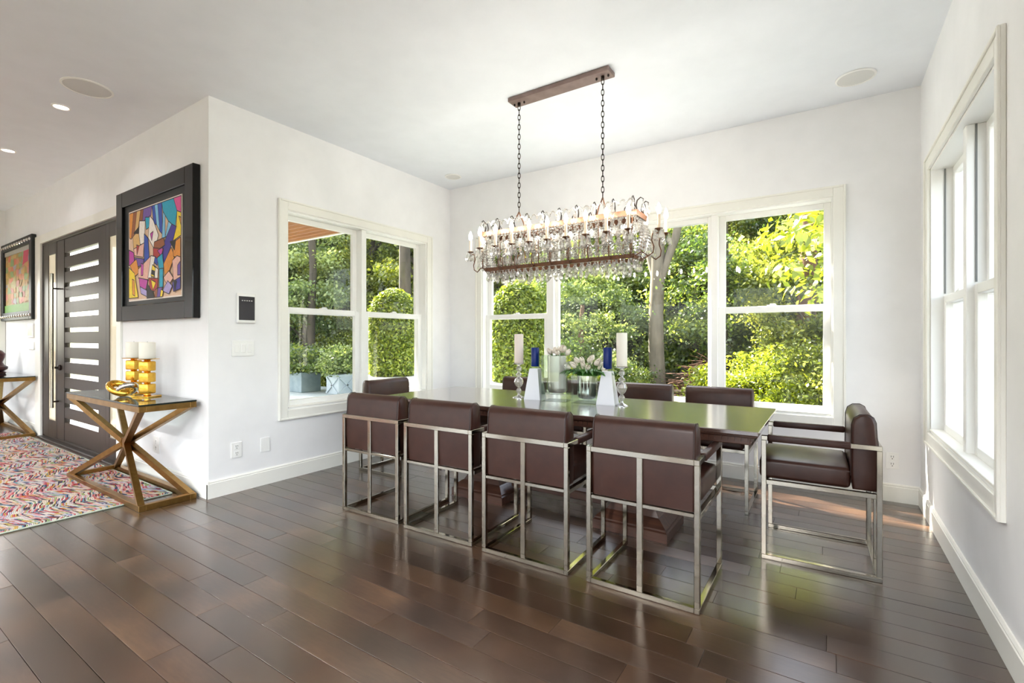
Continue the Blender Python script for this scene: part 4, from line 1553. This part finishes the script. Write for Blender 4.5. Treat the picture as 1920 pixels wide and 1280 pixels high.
def downlight(loc, label, group=None, watts=FILL_LAMP_W):
    t = thing('downlight', label, 'ceiling light', loc, 0, group)
    bm = B()
    lathe(bm, [(0.058, -0.0005), (0.060, -0.005), (0.050, -0.007), (0.044, -0.003)], 28, cap=False)
    ob('trim_ring', bm, M['white_plastic'], t, True)
    bm = B()
    lathe(bm, [(0.045, -0.0035), (0.001, -0.0036)], 24, cap=False)
    ob('lens', bm, M['lens'], t)
    spot(t, (0, 0, -0.02), watts)
downlight((-4.99, 1.197, HC_), 'lit recessed downlight beside the large hall speaker', None, 3)
downlight((-6.57, 1.195, HC_), 'lit recessed downlight at the left edge of the hall ceiling', None, 3)
for x in (-8.2, -6.2, -4.2, -2.3, -0.5):
    for y in (-2.0, -3.7):
        spot(None, (x, y, HC_ - 0.02), FILL_LAMP_W * (1.0 if x > -2 else 0.35 if x > -3 else 0.2 if x > -5 else 0.5))      # unseen fill lamps added behind the viewpoint, without fixtures

# ------------------------------------------------------------------ exterior: ground, patio, porch, siding
bm = B()
n = 40
g = []
for i in range(n + 1):
    row = []
    for j in range(n + 1):
        x = -40 + 70 * i / n
        yy = -14 + 54 * j / n
        d = max(0.0, math.hypot(x + 2, max(yy - 2, 0)) - 12)
        row.append(bm.verts.new((x, yy, -0.25 + min(d * 0.09, 2.2))))
    g.append(row)
for i in range(n):
    for j in range(n):
        bm.faces.new((g[i][j], g[i + 1][j], g[i + 1][j + 1], g[i][j + 1]))
struct('ground', bm, M['soil'], 'woodland ground around the house')
bm = B()
bx(bm, -12.5, XL - T - 0.005, YA + T + 0.005, 7.6, -0.24, -0.05)
bx(bm, XL - T - 0.005, XR + 3, YB + T + 0.005, 7.0, -0.24, -0.05)
patio = struct('patio', bm, M['subfloor'], 'grey stone patio outside the windows')
tile_me = {}
def tile(x0, x1, y0, y1):
    k = (round(x1 - x0, 3), round(y1 - y0, 3))
    if k not in tile_me:
        b = B()
        bx(b, -k[0] / 2 + 0.004, k[0] / 2 - 0.004, -k[1] / 2 + 0.004, k[1] / 2 - 0.004, -0.02, 0, 0.003, 1)
        tile_me[k] = mesh('paving_tile', b, M['stone'])
    link('paving_tile', tile_me[k], patio, ((x0 + x1) / 2, (y0 + y1) / 2, -0.03))
for i in range(9):
    for j in range(6):
        tile(-12.5 + i * 0.93, -12.5 + (i + 1) * 0.93, 2.0 + j * 0.93, 2.0 + (j + 1) * 0.93)
for i in range(9):
    for j in range(2):
        tile(-3.9 + i * 0.8, -3.9 + (i + 1) * 0.8, 4.7 + j * 1.1, 4.7 + (j + 1) * 1.1)

bm = B()
bx(bm, -10.2, XL - T - 0.003, YA + T + 0.003, 4.56, 2.80, 3.25)
porch = struct('porch_roof', bm, M['siding'], 'porch roof with cedar ceiling boards outside the left window')
nb = 20
for i in range(nb):
    ya = YA + T + 0.006 + (4.55 - YA - T) * i / nb
    yb = ya + (4.55 - YA - T) / nb - 0.008
    b = B()
    bx(b, -10.2, XL - T - 0.006, ya, yb, 2.758, 2.80, 0.004, 1)
    ob('board', b, M['cedar'], porch)
b = B()
bx(b, -10.22, XL - T - 0.006, 4.56, 4.60, 2.745, 3.25, 0.003, 1)
ob('fascia', b, M['fascia'], porch)
t = thing('porch_downlight', 'lit recessed light in the cedar porch ceiling', 'ceiling light', (-5.30, 3.42, 2.757))
bm = B()
lathe(bm, [(0.07, -0.0005), (0.072, -0.006), (0.055, -0.007)], 24, cap=False)
ob('trim_ring', bm, M['white_plastic'], t, True)
bm = B()
lathe(bm, [(0.056, -0.005), (0.001, -0.0052)], 24, cap=False)
ob('lens', bm, M['lens'], t)

bm = B()
bx(bm, XR + T + 0.005, 14, -14, 4.6, -0.24, -0.06)  # unseen slab, added to bounce daylight into the room
struct('reflector', bm, M['paving'], 'pale terrace slab added unseen to bounce daylight indoors')

# pale siding wing seen at a grazing angle through the right window
wing = struct_root('wall_exterior', 'pale siding of the house wing outside the right window')
for i in range(22):
    b = B()
    z = -0.1 + i * 0.16
    v = [b.verts.new(p) for p in ((0.78, 6.2, z), (4.2, 6.2, z), (4.2, 6.215, z + 0.165), (0.78, 6.215, z + 0.165), (0.78, 6.4, z), (4.2, 6.4, z), (4.2, 6.4, z + 0.16), (0.78, 6.4, z + 0.16))]
    for q in ((0, 1, 2, 3), (0, 4, 5, 1), (3, 2, 6, 7), (0, 3, 7, 4), (1, 5, 6, 2), (4, 7, 6, 5)):
        b.faces.new([v[k] for k in q])
    ob('siding_board', b, M['siding'], wing)

# ------------------------------------------------------------------ vegetation
def leaf_mesh(name, P_, size, material, seed, up=0.5, aspect=0.62, nrm=None, shade=None, verts6=False, drop=0.0):
    r = np.random.default_rng(seed)
    n = len(P_)
    d = r.normal(size=(n, 3))
    if nrm is not None:
        d = d * 0.55 + nrm
    d[:, 2] += up
    d /= np.linalg.norm(d, axis=1)[:, None] + 1e-9
    t = r.normal(size=(n, 3))
    t[:, 2] -= drop
    t -= (t * d).sum(1)[:, None] * d
    t /= np.linalg.norm(t, axis=1)[:, None] + 1e-9
    b = np.cross(d, t)
    s = (size * r.uniform(0.65, 1.35, n))[:, None] * 0.5
    V = np.stack([P_ - t * s, P_ + b * s * aspect + d * s * 0.12, P_ + t * s, P_ - b * s * aspect + d * s * 0.12], 1).reshape(-1, 3)
    me = bpy.data.meshes.new(name)
    me.vertices.add(n * 4)
    me.loops.add(n * 4)
    me.polygons.add(n)
    me.vertices.foreach_set('co', V.astype(np.float32).ravel())
    me.loops.foreach_set('vertex_index', np.arange(n * 4, dtype=np.int32))
    me.polygons.foreach_set('loop_start', np.arange(0, n * 4, 4, dtype=np.int32))
    me.polygons.foreach_set('loop_total', np.full(n, 4, dtype=np.int32))
    at = me.attributes.new('shade', 'FLOAT', 'FACE')
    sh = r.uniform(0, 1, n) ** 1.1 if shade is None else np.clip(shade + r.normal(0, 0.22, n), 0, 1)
    at.data.foreach_set('value', sh.astype(np.float32))
    me.materials.append(material)
    me.update()
    me.validate()
    return me

def crown_points(seed, n, rx, ry, rz, cz, clumps, spread):
    r = np.random.default_rng(seed)
    c = r.normal(size=(clumps, 3))
    c /= np.linalg.norm(c, axis=1)[:, None]
    c *= (r.uniform(0.25, 1, clumps) ** (1 / 2.2))[:, None]
    k = r.integers(0, clumps, n)
    p = c[k] * np.array([rx, ry, rz]) + r.normal(size=(n, 3)) * spread * np.array([1, 1, 0.6])
    p[:, 2] += cz
    tone = r.uniform(0.1, 0.9, clumps)[k]
    return p, tone

# leaves cut away so the sun beam reaches the floor under the right sash
S = np.array(SUN_DIR)
def in_beam(p):
    t = (p[:, 1] - 4.6) / -S[1]
    x = p[:, 0] + S[0] * t
    z = p[:, 2] + S[2] * t
    a = (z > 0.58) & (z < 1.06) & (x > -2.6) & (x < 0.2)
    b = (z > 1.22) & (z < 1.85) & (x > -2.2) & (x < 0.2)
    hit = (t > 0) & (a | b)
    for c, r in (((-3.47, 5.44, 1.45), 0.8), ((-5.66, 5.25, 1.5), 0.7)):      # leaves also cut away so the sun lights the topiaries
        q = p - np.array(c)
        al = -(q @ S)
        d2 = (q * q).sum(1) - al * al
        hit |= (al > 0.8) & (d2 < r * r)
    return hit

crown_cache = {}
def crown_data(kind, var):
    key = (kind, var)
    if key not in crown_cache:
        sd = 100 * var + {'big': 1, 'mid': 2, 'shrub': 3, 'far': 4, 'high': 5}[kind]
        if kind == 'big':
            p, tn = crown_points(sd, 30000, 1.9, 1.9, 3.2, 4.2, 90, 0.22)
            size = 0.105
        elif kind == 'mid':
            p, tn = crown_points(sd, 18000, 1.3, 1.3, 1.7, 2.1, 44, 0.17)
            size = 0.075
        elif kind == 'far':
            p, tn = crown_points(sd, 30000, 2.6, 2.6, 4.6, 4.8, 120, 0.42)
            size = 0.18
        elif kind == 'high':
            p, tn = crown_points(sd, 16000, 2.0, 2.0, 1.7, 7.0, 50, 0.36)
            size = 0.13
        else:
            p, tn = crown_points(sd, 11000, 0.85, 0.85, 0.65, 0.55, 40, 0.15)
            size = 0.055
        crown_cache[key] = (p, tn, size)
    return crown_cache[key]
foliage_cache = {}
def foliage_obj(parent, kind, var, m, loc, rz, sc):
    p, tn, size = crown_data(kind, var)
    c, s = math.cos(rz), math.sin(rz)
    wp = np.stack([(p[:, 0] * c - p[:, 1] * s) * sc + loc[0], (p[:, 0] * s + p[:, 1] * c) * sc + loc[1], p[:, 2] * sc + loc[2]], 1)
    cut = in_beam(wp)
    key = (kind, var)
    if cut.any():
        keep = ~cut
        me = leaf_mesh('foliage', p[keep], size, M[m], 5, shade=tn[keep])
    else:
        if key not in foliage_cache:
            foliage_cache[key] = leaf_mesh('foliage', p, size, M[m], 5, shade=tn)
        me = foliage_cache[key]
    o = link('foliage', me, parent)
    o.material_slots[0].link = 'OBJECT'
    o.material_slots[0].material = M[m]
    return o
trunk_cache = {}
def trunk_me(r0, hgt, seed, m, branches=5):
    key = (r0, hgt, seed, m, branches)
    if key not in trunk_cache:
        rr = random.Random(seed)
        bm = B()
        pts, rad = [], []
        x = yv = 0.0
        for i in range(7):
            f = i / 6
            pts.append((x, yv, -0.3 + (hgt + 0.3) * f))
            rad.append(r0 * (1.25 - 0.75 * f) if i else r0 * 1.5)
            x += rr.uniform(-0.06, 0.06)
            yv += rr.uniform(-0.06, 0.06)
        tube(bm, pts, rad, 9)
        for i in range(branches):
            b0 = Vector(pts[3 + i % 3])
            a = rr.uniform(0, 6.28)
            ln = hgt * rr.uniform(0.2, 0.34)
            tube(bm, [b0, b0 + Vector((math.cos(a) * ln * 0.5, math.sin(a) * ln * 0.5, ln * 0.45)), b0 + Vector((math.cos(a) * ln, math.sin(a) * ln, ln))], [r0 * 0.45, r0 * 0.3, r0 * 0.12], 6)
        trunk_cache[key] = mesh('trunk', bm, M[m], True, 80)
    return trunk_cache[key]
def plant(name, label, cat, kind, var, m, loc, rz=0.0, sc=1.0, trunk=None, group=None):
    t = thing(name, label, cat, loc, rz, group)
    t.scale = (sc, sc, sc)
    foliage_obj(t, kind, var, m, loc, rz, sc)
    if trunk:
        link('trunk', trunk_me(*trunk), t)
    return t

def polar(az, d):
    """azimuth in degrees left of +Y seen from the house"""
    return (-d * math.sin(R(az)), d * math.cos(R(az)))
rv = random.Random(17)
FOREST = 'trees of the dense wood outside'
LAB_FAR = 'tall leafy tree far back in the dense wood beyond the windows'
LAB_BIG = 'tall leafy tree standing in the dense wood beyond the windows'
LAB_MID = 'young leafy tree at the front edge of the wood beyond the windows'
LAB_SHR = 'low leafy shrub at the foot of the wood beyond the windows'
def gz(x, y):
    d = max(0.0, math.hypot(x + 2, max(y - 2, 0)) - 12)
    return -0.25 + min(d * 0.09, 2.2)
az = -24
while az < 66:
    x, y = polar(az + rv.uniform(-2, 2), rv.uniform(21, 27))
    plant('woodland_tree', LAB_FAR, 'tree', 'far', rv.randint(0, 2), rv.choice(('leaf_wood', 'leaf_dark')), (x, y, gz(x, y)), rv.uniform(0, 6), rv.uniform(0.9, 1.2), (0.2, 5.0, rv.randint(0, 2), 'bark'), 'far trees of the wood')
    az += 5.2
az = -22
while az < 65:
    x, y = polar(az + rv.uniform(-2, 2), rv.uniform(14.5, 19.0))
    plant('woodland_tree', LAB_BIG, 'tree', 'big', rv.randint(0, 3), rv.choice(('leaf_wood', 'leaf_wood', 'leaf_dark')), (x, y, gz(x, y)), rv.uniform(0, 6), rv.uniform(0.9, 1.2), (0.15, 5.0, rv.randint(0, 2), 'bark'), 'middle trees of the wood')
    az += 5.6
az = -8
while az < 66:
    a_ = az + rv.uniform(-2, 2)
    x, y = polar(a_, rv.uniform(13.0, 15.0) if a_ < 40 else rv.uniform(15.0, 16.5))
    plant('young_tree', LAB_MID, 'tree', 'mid', rv.randint(0, 2), rv.choice(('leaf_wood', 'leaf_dark', 'leaf_pale')), (x, y, gz(x, y)), rv.uniform(0, 6), rv.uniform(0.85, 1.25), (0.06, 2.4, rv.randint(0, 2), 'bark'), 'young trees of the wood edge')
    az += 5.4
az = -4
while az < 62:
    a_ = az + rv.uniform(-1.5, 1.5)
    if 4 < a_ < 19.5:
        az += 4.4
        continue
    x, y = polar(a_, rv.uniform(9.8, 11.5) if a_ < 40 else rv.uniform(13.6, 14.6))
    plant('shrub', LAB_SHR, 'shrub', 'shrub', rv.randint(0, 2), rv.choice(('leaf_wood', 'leaf_dark', 'leaf_pale', 'leaf_wood')), (x, y, gz(x, y)), rv.uniform(0, 6), rv.uniform(0.8, 1.3), None, 'shrubs at the wood edge')
    az += 4.4

def bare_trunk(label, loc, r0, hgt, m, fork=False, lean=0.0):
    t = thing('tree_trunk', label, 'tree', loc)
    bm = B()
    pts = [(lean * i / 6 + 0.02 * math.sin(i * 1.7), 0.03 * math.sin(i * 2.1), -0.3 + (hgt + 0.3) * i / 6) for i in range(7)]
    tube(bm, pts, [r0 * (1.35 if i == 0 else 1.1 - 0.25 * i / 6) for i in range(7)], 12)
    if fork:
        b0 = Vector(pts[4])
        tube(bm, [b0 + Vector((0, 0, -0.2)), b0 + Vector((0.35, 0, 0.7)), b0 + Vector((0.6, 0.1, 2.2))], [r0 * 0.7, r0 * 0.55, r0 * 0.35], 10)
        tube(bm, [b0 + Vector((0, 0, -0.2)), b0 + Vector((-0.25, 0, 0.8)), b0 + Vector((-0.35, 0.1, 2.2))], [r0 * 0.7, r0 * 0.55, r0 * 0.35], 10)
    ob('bark', bm, M[m], t, True, angle=80)
    return t
bare_trunk('thick grey forked trunk behind the wide middle pane', (-2.84, 9.58, -0.3), 0.15, 4.3, 'bark_pale', True)
plant('young_tree', 'leafy young tree with brown trunk behind the tulips', 'tree', 'mid', 0, 'leaf_pale', (-4.2, 8.8, -0.3), 0.9, 0.9, (0.09, 2.4, 0, 'barkred', 0))
plant('young_tree', 'dark leafy tree around the thick forked trunk', 'tree', 'mid', 1, 'leaf_dark', (-2.3, 10.9, -0.3), 3.9, 1.1, (0.06, 2.4, 2, 'bark'))
bare_trunk('reddish trunk at the right of the right sash', (-0.33, 11.0, -0.3), 0.17, 4.6, 'barkred')
bare_trunk('slim dark trunk at the left of the right sash', (-1.75, 10.6, -0.2), 0.06, 4.0, 'bark')
bare_trunk('dark trunk left in the left window', (-12.7, 7.35, -0.3), 0.10, 5.0, 'bark')
bare_trunk('dark trunk right of centre in the left window', (-11.6, 7.85, -0.3), 0.10, 5.2, 'bark')
plant('shade_tree', 'tall shade tree whose dark trunk stands behind the topiary in the left window', 'tree', 'high', 0, 'leaf_wood', (-7.4, 7.15, -0.25), 0.0, 1.0, (0.13, 7.0, 0, 'bark', 0))

# clipped topiaries in white planters
def topiary(loc, label, seed):
    t = thing('topiary', label, 'topiary', loc, 0, 'clipped evergreens in planters')
    r = np.random.default_rng(seed)
    n = 15000
    Rr, H0, H1 = 0.36, 0.88, 1.33
    z = r.uniform(0, 1, n) ** 0.9 * H1
    rad = np.where(z < H0, Rr * (0.94 + 0.06 * np.sin(z * 3)), Rr * np.sqrt(np.clip(1 - ((z - H0) / (H1 - H0)) ** 2, 0, 1)))
    a = r.uniform(0, 2 * PI, n)
    jit = 1 + r.normal(0, 0.045, n)
    p = np.stack([rad * jit * np.cos(a), rad * jit * np.sin(a), z + 0.65 + r.normal(0, 0.012, n)], 1)
    nr = np.stack([np.cos(a), np.sin(a), np.where(z < H0, 0.1, (z - H0) / (H1 - H0) * 1.5)], 1)
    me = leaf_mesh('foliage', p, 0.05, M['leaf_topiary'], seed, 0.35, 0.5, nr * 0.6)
    link('foliage', me, t)
    bm = B()
    lathe(bm, [(0.30, 0.64), (0.31, 1.0), (0.31, 1.5), (0.27, 1.7), (0.18, 1.84), (0.04, 1.91)], 20)
    ob('inner_growth', bm, M['soil'], t, True)
    pot = B()
    for (w0, w1, z0, z1) in ((0.34, 0.38, 0.0, 0.56), (0.42, 0.42, 0.56, 0.645)):
        ra = [pot.verts.new(q) for q in ((-w0, -w0, z0), (w0, -w0, z0), (w0, w0, z0), (-w0, w0, z0))]
        rb = [pot.verts.new(q) for q in ((-w1, -w1, z1), (w1, -w1, z1), (w1, w1, z1), (-w1, w1, z1))]
        for k in range(4):
            pot.faces.new((ra[k], ra[(k + 1) % 4], rb[(k + 1) % 4], rb[k]))
        pot.faces.new(ra[::-1])
        pot.faces.new(rb)
    ob('planter', pot, M['planter_white'], t)
    return t
topiary((-5.66, 5.25, -0.03), 'bullet shaped clipped topiary in white planter seen through the left window', 31)
topiary((-3.47, 5.44, -0.03), 'bullet shaped clipped topiary in white planter seen left in the wide window', 32)

def planter_box(loc, w, d, h, m, label, cross, bush_mat, seed, rb):
    t = thing('planter', label, 'planter', loc)
    bm = B()
    bx(bm, -w, w, -d, d, 0, h, 0.008, 1)
    ob('box', bm, M[m], t)
    bm = B()
    bx(bm, -w - 0.015, w + 0.015, -d - 0.015, -d + 0.02, h - 0.05, h + 0.01, 0.003, 1)
    bx(bm, -w - 0.015, w + 0.015, d - 0.02, d + 0.015, h - 0.05, h + 0.01, 0.003, 1)
    bx(bm, -w - 0.015, -w + 0.02, -d + 0.02, d - 0.02, h - 0.05, h + 0.01, 0.003, 1)
    bx(bm, w - 0.02, w + 0.015, -d + 0.02, d - 0.02, h - 0.05, h + 0.01, 0.003, 1)
    ob('rim', bm, M[m], t)
    if cross:
        for s in (-1, 1):
            bm = B()
            bar(bm, (-w * 0.9 * s, -d - 0.006, 0.03), (w * 0.9 * s, -d - 0.006, h - 0.06), 0.035)
            ob('cross_bar', bm, M[m], t)
            bm = B()
            bar(bm, (w + 0.006, -d * 0.9 * s, 0.03), (w + 0.006, d * 0.9 * s, h - 0.06), 0.035)
            ob('cross_bar', bm, M[m], t)
    p, tn = crown_points(seed, 3800, rb[0], rb[1], rb[2], h + rb[2] * 0.8, 22, 0.11)
    p = p[p[:, 2] > h * 0.9]
    me = leaf_mesh('shrub_foliage', p, 0.07, M[bush_mat], seed)
    link('shrub_foliage', me, t)
    return t
planter_box((-10.15, 6.66, -0.03), 0.28, 0.25, 0.44, 'planter_blue', 'grey blue planter box with dark shrub left in the left window', False, 'leaf_dark', 41, (0.55, 0.45, 0.36))
planter_box((-9.03, 6.82, -0.03), 0.215, 0.215, 0.43, 'planter_pale', 'pale planter box with X braces and leafy shrub in the left window', True, 'leaf_pale', 42, (0.42, 0.42, 0.36))

# bright golden bush in front of the right sash
t = thing('golden_bush', 'bright yellow green bush below the right sash of the wide window', 'shrub', (-0.95, 8.6, -0.2))
p, tn = crown_points(51, 12000, 0.95, 0.75, 0.62, 0.55, 60, 0.13)
link('foliage', leaf_mesh('foliage', p[~in_beam(p + np.array([-0.95, 8.6, -0.2]))], 0.075, M['leaf_bright'], 51, 0.9, 0.4), t)
plant('shrub', 'glossy green shrub right of the golden bush', 'shrub', 'shrub', 1, 'leaf_wood', (0.1, 9.2, -0.2), 1.0, 1.1)
plant('shrub', 'pale green shrub behind the right white pyramid holder', 'shrub', 'shrub', 0, 'leaf_pale', (-3.7, 9.0, -0.25), 0.4, 0.95)
plant('shrub', 'fine leaved green shrub left of the dry brush pile', 'shrub', 'shrub', 2, 'leaf_wood', (-3.15, 8.9, -0.4), 2.1, 0.7)
plant('young_tree', 'leafy young tree rising behind the golden bush', 'tree', 'mid', 1, 'leaf_wood', (-0.2, 10.4, -0.2), 0.7, 1.0, (0.06, 2.4, 1, 'bark'))
plant('young_tree', 'dark young tree behind the middle of the wide window', 'tree', 'mid', 2, 'leaf_dark', (-3.6, 12.6, -0.2), 2.7, 1.25, (0.06, 2.4, 0, 'bark'))

# overhanging branch with large bright leaves, upper right of the right sash
t = thing('overhanging_tree', 'tree with large pale yellow leaves hanging into the upper right sash', 'tree', (0.9, 7.6, -0.2))
bm = B()
tube(bm, [(0, 0, -0.2), (0.05, 0, 1.2), (0.0, 0, 2.6), (0.05, 0.05, 4.0)], [0.11, 0.09, 0.07, 0.03], 9)
for q in ((-1.0, -0.7, 2.9), (-1.2, -0.3, 2.3), (-0.9, -1.0, 2.6), (-0.7, 0.3, 3.2), (-1.3, -0.6, 2.65)):
    tube(bm, [(0, 0, q[2] - 0.7), (q[0] * 0.5, q[1] * 0.5, q[2] - 0.15), q], [0.03, 0.018, 0.007], 6)
ob('trunk', bm, M['bark'], t, True)
r = np.random.default_rng(61)
pts = []
for q in ((-1.0, -0.7, 2.85), (-1.2, -0.3, 2.3), (-0.9, -1.0, 2.55), (-0.7, 0.3, 3.1), (-1.3, -0.6, 2.65), (-0.7, -0.5, 2.3), (-0.95, -0.5, 1.95), (-0.6, -0.2, 2.7)):
    pts.append(np.array(q) + r.normal(size=(70, 3)) * np.array([0.24, 0.24, 0.13]))
pts = np.concatenate(pts)
link('foliage', leaf_mesh('foliage', pts, 0.14, M['leaf_bright'], 61, 0.8, 0.5, drop=0.8), t)

# low stone ledge and dry brush pile
t = thing('stone_ledge', 'low brown fieldstone ledge behind the far chairs', 'stone wall', (-2.55, 9.15, -0.25))
rs = random.Random(8)
stone_bms = []
for k in range(4):
    bm = B()
    bmesh.ops.create_icosphere(bm, subdivisions=2, radius=1.0)
    for v in bm.verts:
        v.co *= rs.uniform(0.86, 1.1)
        v.co = Vector((max(-0.8, min(0.8, v.co.x)), max(-0.8, min(0.8, v.co.y)), max(-0.75, min(0.75, v.co.z))))
    stone_bms.append(mesh('stone', bm, M['rock'], True, 50))
for row in range(3):
    x = -1.3 + 0.12 * (row % 2)
    while x < 1.2:
        wd = rs.uniform(0.13, 0.22)
        o = link('stone', rs.choice(stone_bms), t, (x + wd, rs.uniform(-0.04, 0.04) + x * 0.25, 0.07 + row * 0.125))
        o.scale = (wd * 1.22, 0.16, 0.085)
        o.rotation_euler = (0, 0, rs.uniform(-0.15, 0.3))
        x += wd * 2
b = B()
tube(b, [(-0.3, -0.3, 0.46), (1.2, 0.0, 0.50)], 0.035, 7)
ob('log', b, M['rock'], t)
t = thing('brush_pile', 'brown dry brush pile behind the stone ledge', 'brush pile', (-2.05, 9.95, -0.2))
bm = B()
for i in range(420):
    a = rs.uniform(0, 6.28)
    c = Vector((rs.gauss(0, 0.42), rs.gauss(0, 0.3), 0))
    c.z = max(0.03, rs.uniform(0.0, 1.0) * (1.05 - 1.1 * abs(c.x)))
    d = Vector((math.cos(a), math.sin(a) * 0.6, rs.uniform(-0.25, 0.5))) * rs.uniform(0.15, 0.38)
    tube(bm, [c - d, c + Vector((0, 0, rs.uniform(0, 0.05))), c + d], [0.008, 0.007, 0.003], 4, False)
o = ob('twigs', bm, M['twig'], t)
o['kind'] = 'stuff'
